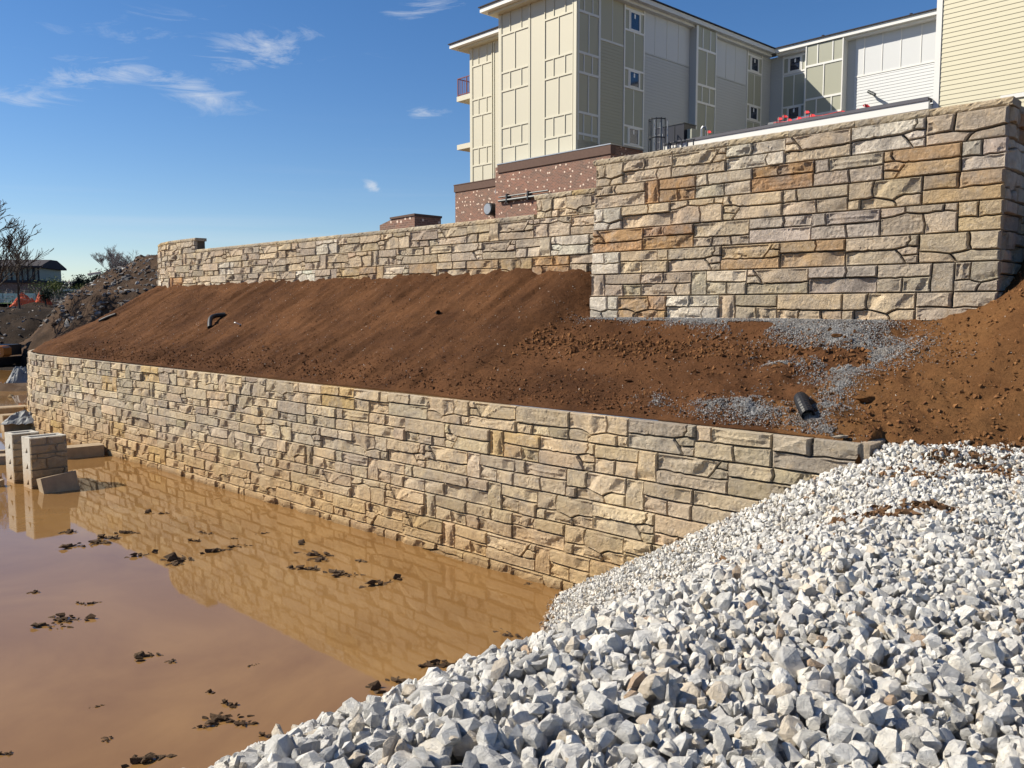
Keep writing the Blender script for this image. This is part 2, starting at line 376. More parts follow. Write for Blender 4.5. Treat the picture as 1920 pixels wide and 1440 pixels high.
# warmer soil on the mound at the right (a second material on the same sheet)
dirt_main.data.materials.append(M['dirt_or'])
nv = len(np.concatenate([np.arange(9.3, 10.6, .12), np.arange(10.6, 15.62, .055)]))
tt = np.repeat(ts[:-1], nv - 1); nn_ = np.tile(np.concatenate([np.arange(9.3, 10.6, .12), np.arange(10.6, 15.62, .055)])[:-1], len(ts) - 1)
ed = 5.6 + .9 * fbm(np.c_[tt * .8, nn_ * .8], 4, 77) - (nn_ - 12) * .1
dirt_main.data.polygons.foreach_set('material_index', (tt < ed).astype(np.int32))

def f_bed(s, n):
    z = rock_z(s, n) - .22 + .03 * fbm(np.c_[s, n] * 1.2, 3, 3)
    return np.c_[s * U[0] + n * N[0], s * U[1] + n * N[1], z]
bed = sheet('rock_slope_bed', M['bed'], np.arange(-9, 10.2, .15), np.arange(-9, 10.56, .15), f_bed)
bed2 = sheet('rock_slope_bed', M['bed'], np.arange(-9, 4.06, .15), np.arange(10.5, 14, .15), lambda s, n: np.c_[s * U[0] + n * N[0], s * U[1] + n * N[1], 2.66 - .35 * sstep(10.6 + (3.9 - s) * .9, 11.8 + (3.9 - s) * .9, n)])
wm = MB(); wm.v = [(-120, -12, 0), (6, -12, 0), (6, 70, 0), (-120, 70, 0)]; wm.f = [(0, 1, 2, 3)]
wtr = wm.build('muddy_water', M['water']); props(wtr, kind='structure')
# level ground behind the upper walls
def f_up(t, n):
    s, q = bend(t, n); return np.c_[s * U[0] + q * N[0], s * U[1] + q * N[1], 6.35 + .08 * fbm(np.c_[s, q] * .5, 3, 9) + 0 * s]
sheet('upper_ground', M['dirt'], np.arange(-20, 30, 1.), np.arange(15.95, 75, 1.), f_up)

# ------------------------------------------------------------------ masonry: patterned precast blocks, each face split into stones
BW, BH = 1.17, .457
PAT = [
 [[(0,.52),(.42,.52),(.46,.74),(.44,1),(0,1)], [(.42,.52),(1,.52),(1,1),(.44,1),(.46,.74)], [(0,0),(.72,0),(.69,.28),(.74,.52),(0,.52)], [(.72,0),(1,0),(1,.52),(.74,.52),(.69,.28)]],
 [[(0,.62),(.18,.66),(.34,.78),(.33,1),(0,1)], [(.34,.78),(.57,.69),(.82,.74),(.83,1),(.33,1)], [(.82,.74),(1,.7),(1,1),(.83,1)], [(0,0),(.58,0),(.6,.35),(.57,.69),(.34,.78),(.18,.66),(0,.62)], [(.58,0),(1,0),(1,.7),(.82,.74),(.57,.69),(.6,.35)]],
 [[(0,.5),(.7,.52),(.84,.6),(.9,.8),(.88,1),(0,1)], [(.84,.6),(1,.6),(1,1),(.88,1),(.9,.8)], [(0,0),(.85,0),(.7,.52),(0,.5)], [(.78,.28),(1,.32),(1,.6),(.84,.6),(.7,.52)], [(.85,0),(1,0),(1,.32),(.78,.28)]],
 [[(0,.36),(.17,.38),(.36,.41),(.34,.7),(.37,1),(0,1)], [(.36,.41),(.5,.34),(.62,.26),(.76,.42),(1,.40),(1,1),(.37,1),(.34,.7)], [(0,0),(.17,0),(.17,.38),(0,.36)], [(.17,0),(.66,0),(.66,.16),(.62,.26),(.5,.34),(.36,.41),(.17,.38)], [(.66,0),(1,0),(1,.4),(.76,.42),(.62,.26),(.66,.16)]],
 [[(0,.54),(.77,.52),(.78,1),(0,1)], [(.77,.52),(1,.5),(1,1),(.78,1)], [(0,0),(.46,0),(.48,.53),(0,.54)], [(.46,0),(1,0),(1,.5),(.77,.52),(.48,.53)]],
 [[(0,.56),(.55,.57),(.58,.8),(.55,1),(0,1)], [(.55,.57),(1,.56),(1,1),(.55,1),(.58,.8)], [(0,0),(1,0),(1,.56),(.55,.57),(0,.56)]],
 [[(0,.40),(1,.38),(1,1),(0,1)], [(0,0),(.33,0),(.36,.39),(0,.40)], [(.33,0),(.7,0),(.68,.385),(.36,.39)], [(.7,0),(1,0),(1,.38),(.68,.385)]],
 [[(0,.72),(.17,.74),(.1,1),(0,1)], [(0,.44),(.28,.42),(.17,.74),(0,.72)], [(.28,.42),(1,.45),(1,1),(.1,1),(.17,.74)], [(0,0),(1,0),(1,.45),(.28,.42),(0,.44)]],
 [[(0,0),(.3,0),(.29,.55),(.28,1),(0,1)], [(.29,.55),(1,.5),(1,1),(.28,1)], [(.3,0),(.66,0),(.65,.52),(.29,.55)], [(.66,0),(1,0),(1,.5),(.65,.52)]],
]
QUOIN = [[[(0,.5),(.45,.48),(.47,1),(0,1)], [(.45,.48),(1,.5),(1,1),(.47,1)], [(0,0),(1,0),(1,.5),(.45,.48),(0,.5)]],
         [[(0,.38),(.35,.4),(.38,1),(0,1)], [(.35,.4),(.6,.3),(1,.42),(1,1),(.38,1)], [(0,0),(.5,0),(.6,.3),(.35,.4),(0,.38)], [(.5,0),(1,0),(1,.42),(.6,.3)]]]
def densify(poly, step):
    out = []
    for i, p in enumerate(poly):
        q = poly[(i + 1) % len(poly)]; L = math.dist(p, q); k = max(1, int(round(L / step)))
        out += [(p[0] + (q[0] - p[0]) * j / k, p[1] + (q[1] - p[1]) * j / k) for j in range(k)]
    return np.array(out)
def seg_dist(P, B):
    A = B; C = np.roll(B, -1, 0); d = C - A; L = (d ** 2).sum(1) + 1e-12
    t = np.clip(((P[:, None] - A) * d).sum(2) / L, 0, 1); q = A + t[..., None] * d
    return np.sqrt(((P[:, None] - q) ** 2).sum(2)).min(1)
def inside(P, B):
    x, y = P[:, 0], P[:, 1]; r = np.zeros(len(P), bool); n = len(B)
    for i in range(n):
        a, c = B[i], B[i - 1]
        k = ((a[1] > y) != (c[1] > y)) & (x < (c[0] - a[0]) * (y - a[1]) / (c[1] - a[1] + 1e-12) + a[0]); r ^= k
    return r
def inset(B, g):
    d = np.roll(B, -1, 0) - np.roll(B, 1, 0); d /= np.linalg.norm(d, axis=1)[:, None] + 1e-9
    return B + np.c_[-d[:, 1], d[:, 0]] * g
def stone_mesh(poly, seed, w, h, hh, back=.045, step=.036, style=None):
    rg = np.random.default_rng(seed)
    B = densify([(p[0] * w, p[1] * h) for p in poly], .034)
    edge = (np.abs(B[:, 0]) < 1e-6) | (np.abs(B[:, 0] - w) < 1e-6) | (np.abs(B[:, 1]) < 1e-6) | (np.abs(B[:, 1] - h) < 1e-6)
    wob = np.c_[vnoise(B * 11 + 3.1, 3), vnoise(B * 11 + 9.7, 4)] * .010; wob[edge] *= .22
    B = inset(B + wob, .0095)
    R2 = inset(B, .013)
    lo, hi = B.min(0), B.max(0)
    gx = np.arange(lo[0], hi[0], step); gz = np.arange(lo[1], hi[1], step)
    G = np.array([(x + step * .5 * (j % 2), z) for j, z in enumerate(gz) for x in gx]) + rg.uniform(-.25, .25, (len(gx) * len(gz), 2)) * step
    ok = inside(G, B); G = G[ok]
    if len(G): G = G[seg_dist(G, B) > .024]
    R2 = R2[inside(R2, B)]; R2 = R2[seg_dist(R2, B) > .008] if len(R2) else R2
    P = np.concatenate([B, R2, G]) if len(G) else np.concatenate([B, R2])
    nb = len(B)
    r = delaunay_2d_cdt([Vector(p) for p in P], [(i, (i + 1) % nb) for i in range(nb)], [], 1, 1e-6)
    V2 = np.array([tuple(v) for v in r[0]]); F = [tuple(f) for f in r[2]]
    d = seg_dist(V2, B); e = np.clip(d / .014, 0, 1); prof = hh * (.42 + .58 * np.sqrt(1 - (1 - e) ** 2))
    cen = (lo + hi) / 2; sz = hi - lo
    style = style or rg.choice(['chip', 'chip', 'flat', 'strata', 'rough', 'diag'])
    rel = fbm(V2 * 6 + seed % 97, 3, seed % 50) * .008 + .011 * (.5 - np.abs(vnoise(V2 * 15 + seed % 31, 7))) + (V2 - cen) @ rg.uniform(-.045, .045, 2)
    if style in ('chip', 'diag', 'rough'):
        for k in range({'chip': 2, 'diag': 2, 'rough': 5}[style]):
            a = rg.uniform(0, 2 * math.pi) if style != 'diag' else rg.choice([.7, 2.3, 3.9, 5.3]) + rg.uniform(-.2, .2)
            nrm = np.array([math.cos(a), math.sin(a)]); q = cen + nrm * sz * rg.uniform(.02, .30)
            rel = np.minimum(rel, .012 - ((V2 - q) @ nrm + .012 * vnoise(V2 * 14, k + seed % 9)) * rg.uniform(.28, .7 if style != 'rough' else 1.5))
        rel = np.maximum(rel, -.055 + .01 * vnoise(V2 * 20, 3))
    if style in ('strata', 'rough'):
        k = V2[:, 1] * rg.uniform(16, 24) + .7 * vnoise(np.c_[V2[:, 0] * 3, V2[:, 1] * 2], 5); rel = rel - .014 * (k - np.floor(k)) * (vnoise(V2 * 5, 8) > -.3)
    if style == 'diag':
        a = rg.uniform(-.9, .9); l = (V2 - cen) @ np.array([math.sin(a), math.cos(a)]); rel = rel + .018 * np.exp(-(l / .014) ** 2)
    y = -(prof + rel * np.clip(d / .028, 0, 1))
    V = np.c_[V2[:, 0], y, V2[:, 1]]
    # boundary loop -> side skirt
    om = {}
    for i, src in enumerate(r[3]):
        for q in src: om[q] = i
    loop = [om.get(i, i) for i in range(nb)]
    base = len(V); V = np.concatenate([V, np.c_[V2[loop][:, 0], np.full(nb, back), V2[loop][:, 1]]])
    T = []
    for f in F:
        a, b_, c_ = V2[list(f[:3])]; cr = (b_[0] - a[0]) * (c_[1] - a[1]) - (b_[1] - a[1]) * (c_[0] - a[0])
        for k in range(1, len(f) - 1): T.append((f[0], f[k], f[k + 1]) if cr > 0 else (f[0], f[k + 1], f[k]))
    for i in range(nb):
        j = (i + 1) % nb; a, b_ = loop[i], loop[j]
        T.append((a, base + i, b_)); T.append((b_, base + i, base + j))
    return V, np.array(T)
LIB = {}
def block_variant(pi, flip, seed, pats=PAT, w=BW, h=BH, quoin=False):
    key = (id(pats), pi, flip, seed, round(w, 3), round(h, 3))
    if key in LIB: return LIB[key]
    out = []
    for k, poly in enumerate(pats[pi]):
        if flip: poly = [(1 - p[0], p[1]) for p in poly][::-1]
        V, T = stone_mesh(poly, 1000 * pi + 100 * seed + 10 * flip + k + (7777 if pats is QUOIN else 0), w, h,   .062 + .026 * ((pi * 7 + k * 5 + seed * 3) % 4) / 3)
        out.append([V, T, None, None])
    LIB[key] = out; return out
TINTS = {
 'tan':   [((.50, .40, .28), 6), ((.46, .38, .28), 5), ((.42, .35, .27), 4), ((.37, .32, .255), 2), ((.54, .44, .31), 4), ((.50, .43, .33), 3), ((.60, .545, .455), 1.0), ((.45, .30, .16), 1.0), ((.40, .23, .11), .3)],
 'pale':  [((.51, .405, .27), 6), ((.47, .39, .275), 5), ((.44, .37, .27), 4), ((.38, .33, .255), 2), ((.54, .445, .30), 4), ((.56, .49, .37), 1.5), ((.50, .37, .19), 1)],
}
def pick_tint(pal, rg):
    L = TINTS[pal]; w = np.array([q[1] for q in L], float); return np.array(L[rg.choice(len(L), p=w / w.sum())][0])
CAMP = np.array([0, 0, CAM_H])
class Masonry:
    def __init__(s, thing, mi, ma, pal, seed, most=300):
        s.t = thing; s.mi = mi; s.ma = ma; s.pal = pal; s.rg = np.random.default_rng(seed); s.items = []; s.most = most; s.prev = None
    def block(s, origin, xdir, z, w, h, pats=PAT, tint=None, pi=None):
        """origin: face-plane point (x, y) at the block's left end; xdir: unit vector to the right along the face"""
        rg = s.rg
        pi = rg.integers(len(pats)) if pi is None else pi
        if pi == s.prev: pi = (pi + 1) % len(pats)
        s.prev = pi
        fl = bool(rg.random() < .35); sd_ = int(rg.integers(2))
        bw = BW if pats is PAT else .62
        st = block_variant(pi, fl, sd_, pats, bw, BH)
        tint = (pick_tint(s.pal, rg) if tint is None else tint) * np.array((1.14, 1.12, 1.10))
        y = np.array([-xdir[1], xdir[0]])
        Mx = np.eye(4); Mx[:2, 0] = xdir * (w / bw); Mx[:2, 1] = y; Mx[2, 2] = h / BH; Mx[:3, 3] = (origin[0], origin[1], z)
        for q in st:
            c = np.clip(tint * (1 + rg.normal(0, .11)) + rg.normal(0, .006, 3), .02, .8)
            cz = Mx @ np.array([q[0][:, 0].mean(), 0, q[0][:, 2].mean(), 1])
            area = np.ptp(q[0][:, 0]) * np.ptp(q[0][:, 2])
            M2 = Mx.copy(); M2[:2, 3] += y * rg.uniform(-.012, .014)
            s.items.append((area / ((cz[:3] - CAMP) ** 2).sum(), q, M2, c))
    def finish(s, name='stone'):
        s.items.sort(key=lambda q: -q[0])
        inv = Matrix.Translation(s.t.location).inverted()
        for _, q, Mx, c in s.items[:s.most]:
            key = 2 if s.mi is M['stone'] else 3
            if q[key] is None: q[key] = fastmesh('stone', q[0], q[1], s.mi)
            o = obj(name, q[key], s.t); o.matrix_basis = inv @ Matrix(Mx.tolist()); o.color = (*c, 1)
        rest = s.items[s.most:]
        if rest:
            Vs, Fs, Cs, b = [], [], [], 0
            L = np.array(s.t.location)
            for _, q, Mx, c in rest:
                v = q[0] @ Mx[:3, :3].T + Mx[:3, 3] - L; Vs.append(v); Fs.append(q[1] + b); b += len(v); Cs.append(np.tile(c, (len(v), 1)))
            o = obj(name + '_courses', fastmesh('far_courses', np.concatenate(Vs), np.concatenate(Fs), s.ma, tint=np.concatenate(Cs)), s.t); o['kind'] = 'stuff'
def path_pt(t, n):
    """point on the bank-parallel path at offset n; t in metres along that path"""
    if t <= T0: s, q = t, n
    else:
        r = C_N - n; a = (t - T0) / r; s, q = T0 + r * math.sin(a), C_N - r * math.cos(a)
    return np.array([s * U[0] + q * N[0], s * U[1] + q * N[1]])
def lay(ms, n0, t_a, t_b, z_top, rows, setback, h=BH, skip=None, phase=0., ends=None, tintfn=None):
    """rows of blocks from path position t_a (right end) to t_b, top row first"""
    for k in range(rows):
        n = n0 - setback * k; z = z_top - h * (k + 1)
        L = t_b - t_a; t = t_a; first = True
        w0 = BW * (.5 if (k + phase) % 2 else 1.)
        while t < t_b - .05:
            quoin = first and ends
            w = ends[k % 2] if quoin else (w0 if first else BW)
            if t + w > t_b - .25: w = t_b - t
            a = path_pt(t + w, n); b_ = path_pt(t, n); d = b_ - a; ln = np.linalg.norm(d)
            if not (skip and skip(t + w / 2, z + h / 2)):
                ms.block(a, d / ln, z, ln, h, QUOIN if (quoin or w < .8) else PAT, tint=tintfn(t, k) if tintfn else None)
            first = False; t += w
def core_strip(name, parent, mat, n0, n1, t_a, t_b, z0, z1, step=1.2):
    L = np.array(parent.location); mb = MB(); k = max(1, int(math.ceil((t_b - t_a) / step)))
    for i in range(k + 1):
        t = t_a + (t_b - t_a) * i / k
        for n in (n0, n1):
            # same angle on the bend for both offsets
            if t <= T0: p = path_pt(t, n)
            else:
                a = (t - T0) / (C_N - n0); r = C_N - n; s, q = T0 + r * math.sin(a), C_N - r * math.cos(a); p = np.array([s * U[0] + q * N[0], s * U[1] + q * N[1]])
            for z in (z0, z1): mb.v.append((p[0] - L[0], p[1] - L[1], z - L[2]))
    for i in range(k):
        b = i * 4; c_ = b + 4
        mb.f += [(b, c_, c_ + 1, b + 1), (b + 2, b + 3, c_ + 3, c_ + 2), (b + 1, c_ + 1, c_ + 3, b + 3), (b, b + 2, c_ + 2, c_)]
    e = k * 4; mb.f += [(0, 1, 3, 2), (e, e + 2, e + 3, e + 1)]
    return mb.build(name, mat, parent)
def cap_mesh(w, seed, d=.42, h=.115, over=.05):
    rg = np.random.default_rng(seed); nx, nz = max(3, int(w / .05)), 5
    # rounded rough front, flat top
    pr = [(-over * .55, 0), (-over * .9, h * .2), (-over, h * .5), (-over * .85, h * .82), (-over * .4, h), (d * .5, h * 1.0), (d, h), (d, 0)]
    V = []; X = np.linspace(.004, w - .004, nx)
    for x in X:
        for j, (y, z) in enumerate(pr):
            a = .011 if j < 5 else .002
            V.append((x, y + a * float(vnoise([[x * 17 + seed, j * 1.3]], 2)[0]) * (1.4 if j < 5 else 1), z + (.006 * float(vnoise([[x * 9 + seed, j * .9]], 6)[0]) if 1 < j else 0)))
    m = len(pr); F = []
    for i in range(nx - 1):
        for j in range(m):
            a, b = i * m + j, i * m + (j + 1) % m; F.append((a, a + m, b + m, b))
    F.append(tuple(range(m))); F.append(tuple(range((nx - 1) * m + m - 1, (nx - 1) * m - 1, -1)))
    return mesh('capstone', V, F, M['stone'])
CAPS = [cap_mesh(1.17, k) for k in range(6)]
def caps(parent, n, t_a, t_b, z, rg, over=.0):
    inv = Matrix.Translation(parent.location).inverted(); t = t_a; i = 0
    while t < t_b - .05:
        w = min(1.17, t_b - t)
        if t_b - (t + w) < .2: w = t_b - t
        a = path_pt(t + w, n); b = path_pt(t, n); d = b - a; ln = np.linalg.norm(d); d /= ln
        o = obj('capstone', CAPS[int(rg.integers(6))], parent)
        Mx = Matrix(((d[0] * ln / 1.17, -d[1], 0, a[0]), (d[1] * ln / 1.17, d[0], 0, a[1]), (0, 0, 1, z), (0, 0, 0, 1)))
        o.matrix_basis = inv @ Mx; c = pick_tint('pale', rg) * rg.uniform(.92, 1.1); o.color = (*np.clip(c, 0, .8), 1); t += w

# lower retaining wall ------------------------------------------------
p0 = path_pt(4.1, 10.5)
low = empty('retaining_wall', (p0[0], p0[1], 0), 'long low retaining wall of tan stone blocks rising out of the muddy water', 'retaining wall')
ms = Masonry(low, M['mud_stone'], M['mud_stone_a'], 'pale', 21)
lay(ms, 10.5, 4.12, T0 + 9.5, 2.91, 7, .024, skip=lambda t, z: z + .35 < float(rock_z(np.array(t + .2), np.array(10.4))), ends=(1.17, .62))
# short return at the near end
e0 = path_pt(4.12, 10.5)
for k in range(3):
    o_ = e0 - N * .024 * k; ms.block(o_ - U * (.0) + np.array([0, 0]), N, 2.91 - BH * (k + 1), .62, BH, QUOIN)
ms.finish()
core_strip('core', low, M['joint'], 10.515, 10.85, 4.17, T0 + 9.5, -.5, 2.80)
core_strip('core', low, M['joint'], 10.46, 10.52, 4.17, T0 + 9.5, -.5, 1.50)
core_strip('core', low, M['joint'], 10.40, 10.47, 4.17, T0 + 9.5, -.5, .62)

# big upper wall block -------------------------------------------------
BN = 14.42; BT0 = 3.72; BT1 = 11.42; ZB = 4.36; ROWS = 7; ZT = ZB + ROWS * BH
p0 = path_pt(BT0, BN)
big = empty('retaining_wall', (p0[0], p0[1], ZB), 'tall square-cornered stone block wall above the gravel on the right', 'retaining wall', 'stone walls')
ms = Masonry(big, M['stone'], M['stone_a'], 'tan', 5)
OR = np.array((.38, .235, .125)); OR2 = np.array((.42, .30, .175)); WH = np.array((.60, .55, .47)); GR = np.array((.40, .35, .30)); TN = np.array((.48, .37, .235))
# reddish and whitish blocks where the photograph shows them: (row from the top, metres from the corner) -> tint
SPOT = {(1, 1.2): OR2, (2, .3): OR2, (0, 1.7): WH, (1, 5.0): OR, (1, 3.6): OR, (1, 9.2): OR, (3, 5.0): OR, (3, 6.3): OR, (4, 3.9): OR2, (4, 2.9): OR2, (3, .2): TN, (2, 8.8): TN, (5, 7.3): WH, (6, 7.4): WH, (2, 6.9): WH, (4, 7.2): WH, (1, .2): GR, (3, 2.6): GR, (3, 1.6): GR, (5, 1.5): GR}
def tf(t, k):
    for (kk, tt_), c in SPOT.items():
        if kk == k and abs(t - BT0 + .55 - tt_ - .3) < .6: return c * RNG.uniform(.93, 1.07)
    return None
lay(ms, BN, BT0 - .06, BT1, ZT, ROWS, .024, ends=(1.17, .62), tintfn=tf)
cr = path_pt(BT0, BN)
for k in range(ROWS):     # return face at the corner, running back into the bank
    t = .0; w = (.55, 1.1)[k % 2]
    while t < 4.2:
        ms.block(cr - U * .0 - N * .024 * k + U * .024 * k * 0 + N * (t + .05), N, ZT - BH * (k + 1), w, BH, QUOIN if w < .8 else PAT); t += w; w = BW
ms.finish()
for k in range(ROWS):
    core_strip('core', big, M['joint'], BN + .02 - .024 * k, BN + .5, BT0 + .02, BT1 - .03, ZT - BH * (k + 1), ZT - BH * k - .001 * 0)
    c0 = cr - np.array(big.location)[:2]
mb = MB(); a = cr + U * .02; b_ = cr + U * .45
L = np.array(big.location)
q = [(a + N * .03), (a + N * 4.3), (b_ + N * 4.3), (b_ + N * .03)]
mb.poly([(v[0] - L[0], v[1] - L[1], -.3) for v in q], (0, 0, ROWS * BH + .3)); mb.build('core', M['joint'], big)
rgc = np.random.default_rng(3)
caps(big, BN + .0, BT0 - .10, BT1 + .06, ZT + .002, rgc)
inv = Matrix.Translation(big.location).inverted()
for i in range(3):
    a = cr - U * .0 + N * (.44 + 1.17 * i); o = obj('capstone', CAPS[i], big); d = N
    o.matrix_basis = inv @ Matrix(((d[0], -d[1], 0, a[0]), (d[1], d[0], 0, a[1]), (0, 0, 1, ZT + .002), (0, 0, 0, 1))); o.color = (.42, .37, .29, 1)

# long upper wall behind -----------------------------------------------
p0 = path_pt(14, 15.4)
back = empty('retaining_wall', (p0[0], p0[1], 4.9), 'long stepped stone block wall with coping along the top of the soil bank', 'retaining wall', 'stone walls')
ms = Masonry(back, M['stone'], M['stone_a'], 'tan', 8)
ZL = 6.72
SP2 = {(2, 14.6): OR2, (2, 17.8): OR2, (2, 12.8): OR, (2, 20.5): OR2, (3, 26): OR2, (3, 23): OR2, (3, 29): OR2}
def tf2(t, k):
    for (kk, tt_), c in SP2.items():
        if kk == k and abs(t - tt_) < .9: return c * RNG.uniform(.93, 1.07)
    return None
lay(ms, 15.45, 10.6, T0 + 7.4, ZL, 4, .024, tintfn=tf2)
lay(ms, 15.47, 10.6, 14.05, ZL + BH, 1, 0, phase=1); lay(ms, 15.47, 31.8, T0 + 7.4, ZL + BH, 1, 0)
ms.finish()
core_strip('core', back, M['joint'], 15.47, 15.85, 10.6, T0 + 7.4, 4.3, ZL - .005); core_strip('core', back, M['joint'], 15.39, 15.48, 10.6, T0 + 7.4, 4.3, ZL - BH * 3)
core_strip('core', back, M['joint'], 15.48, 15.84, 10.6, 14.0, ZL, ZL + BH); core_strip('core', back, M['joint'], 15.48, 15.84, 31.84, T0 + 7.4, ZL, ZL + BH)
caps(back, 15.46, 10.6, 14.12, ZL + BH + .002, rgc); caps(back, 15.45, 14.12, 31.76, ZL + .002, rgc); caps(back, 15.46, 31.76, T0 + 7.4, ZL + BH + .002, rgc)
# pale footing slivers at the foot of the long wall
mb = MB(); LB = np.array(back.location)

# ------------------------------------------------------------------ building frame
BO = np.array([3.16, 43.0]); BA = R(43)
UA = np.array([-math.sin(BA), math.cos(BA)]); NB = np.array([math.cos(BA), math.sin(BA)])
RZ = math.atan2(-UA[1], -UA[0])
bld = empty('apartment_building', (BO[0], BO[1], 0), 'cream and grey four storey apartment building under construction behind the walls', 'building', rz=RZ)
def bx(name, mat, s0, s1, o0, o1, z0, z1, parent=None, top=bld):
    """box in the building's own axes: s metres left of the cream corner, o metres behind its cream face"""
    return MB().box(-max(s0, s1), -min(s0, s1), min(o0, o1), max(o0, o1), z0, z1).build(name, mat, parent or top)
class Face:
    def __init__(s, kind, c): s.k = kind; s.c = c
    def box(s, name, mat, a0, a1, d0, d1, z0, z1, parent=None, top=bld):
        if s.k == 'A': return bx(name, mat, a0, a1, s.c - d0, s.c - d1, z0, z1, parent, top)
        return bx(name, mat, s.c - d0, s.c - d1, a0, a1, z0, z1, parent, top)
ZS = [12.25, 13.22, 14.25, 16.17, 17.13, 19.09, 20.3]       # panel breaks up the facade: tall/short alternating
def module(F, a0, a1, mat, tr, z0=12.25, z1=20.3, tw=.045, side=True, d=.05, rev=1):
    """framed panel bay: short rows of three, tall rows of two"""
    lo, hi = min(a0, a1), max(a0, a1)
    cuts = [z for z in ZS if z0 < z < z1]
    zz = [z0] + cuts + [z1]
    for i, (za, zb) in enumerate(zip(zz[:-1], zz[1:])):
        tall = (zb - za) > 1.5 or za < 12.5
        fr = [.5] if tall else ([.27, .68] if rev > 0 else [.32, .73])
        ed = [lo] + [lo + (hi - lo) * f for f in fr] + [hi]
        for j in range(len(ed) - 1): F.box('panel', mat, ed[j] + .012, ed[j + 1] - .012, .0, .012, za + .012, zb - .012)
        for e in ed[1:-1]: F.box('batten', tr, e - tw / 2, e + tw / 2, .0125, d, za + tw, zb - tw)
    for z in cuts: F.box('batten', tr, lo, hi, .0125, d + .002, z - tw, z + tw)
    if side:
        for e in (lo, hi): F.box('batten', tr, e - tw / 2, e + tw / 2, .0125, d + .006, z0, z1)
def window(F, a0, a1, z0, z1, tr, d=.03):
    fr = F.box('window', M['white'], a0, a1, .0, d, z0, z1)
    F.box('pane', M['glass'], a0 + .06, a1 - .06, d, d + .004, z0 + .06, z1 - .06, fr)
    for q in ((a0, a0 + .06), (a1 - .06, a1)): F.box('frame', M['white'], q[0], q[1], d, d + .03, z0, z1, fr)
    for q in ((z0, z0 + .06), (z1 - .06, z1)): F.box('frame', M['white'], a0 + .06, a1 - .06, d + .004, d + .028, q[0], q[1], fr)
    m_ = (a0 + a1) / 2; F.box('sticker', M['sticker'], m_ - .05, m_ + .05, d + .004, d + .008, z1 - .32, z1 - .1, fr)
def siding(F, a0, a1, z0, z1, mat, reveal=.17, planks=False, top=bld):
    """lapped boards, each one tilted out at its foot"""
    lo, hi = min(a0, a1), max(a0, a1); z = z0; mb = MB()
    while z < z1 - .01:
        zt = min(z + reveal + .012, z1)
        if F.k == 'A': base = [(-lo, F.c - .001, z), (-lo, F.c - .024, z), (-lo, F.c - .006, zt), (-lo, F.c - .001, zt)]; push = (-(hi - lo), 0, 0)
        else: base = [(-(F.c - .001), lo, z), (-(F.c - .024), lo, z), (-(F.c - .006), lo, zt), (-(F.c - .001), lo, zt)]; push = (0, hi - lo, 0)
        if planks: MB().poly(base, push).build('siding_board', mat, top)
        else: mb.poly(base, push)
        z += reveal
    if not planks: o = mb.build('siding', mat, top); o['kind'] = 'stuff'
# bodies
bx('wall', M['cream'], 0, 5.62, 0, 6, 10, 20.3); bx('wall', M['cream'], 5.63, 11.2, 2.7, 9, 10, 20.2)
bx('wall', M['taupe'], 0, 3, .02, 3.55, 10, 20.25); bx('wall', M['grey'], .001, 3, 3.56, 18, 10, 20.25)
FA = Face('A', 0.); FL = Face('A', 2.7); FB = Face('B', 0.)
# cream front
module(FA, 3.32, 5.42, M['cream'], M['creamtrim']); module(FA, .22, 2.16, M['cream'], M['creamtrim'])
FA.box('panel', M['cream'], 2.22, 3.22, 0, .012, 12.25, 20.3); FA.box('trim', M['creamtrim'], 3.215, 3.30, 0, .05, 12.25, 20.3); 
FA.box('corner_board', M['creamtrim'], -.03, .17, 0, .05, 12.25, 20.35); FA.box('corner_board', M['creamtrim'], 5.46, 5.64, 0, .05, 12.25, 20.3)
module(FL, 9.22, 11.0, M['cream'], M['creamtrim']); FL.box('corner_board', M['creamtrim'], 11.04, 11.22, 0, .05, 12.25, 20.2)
FL.box('trim', M['creamtrim'], 9.02, 9.10, 0, .05, 12.25, 20.2); FL.box('panel', M['cream'], 5.7, 8.98, 0, .012, 12.25, 20.2)
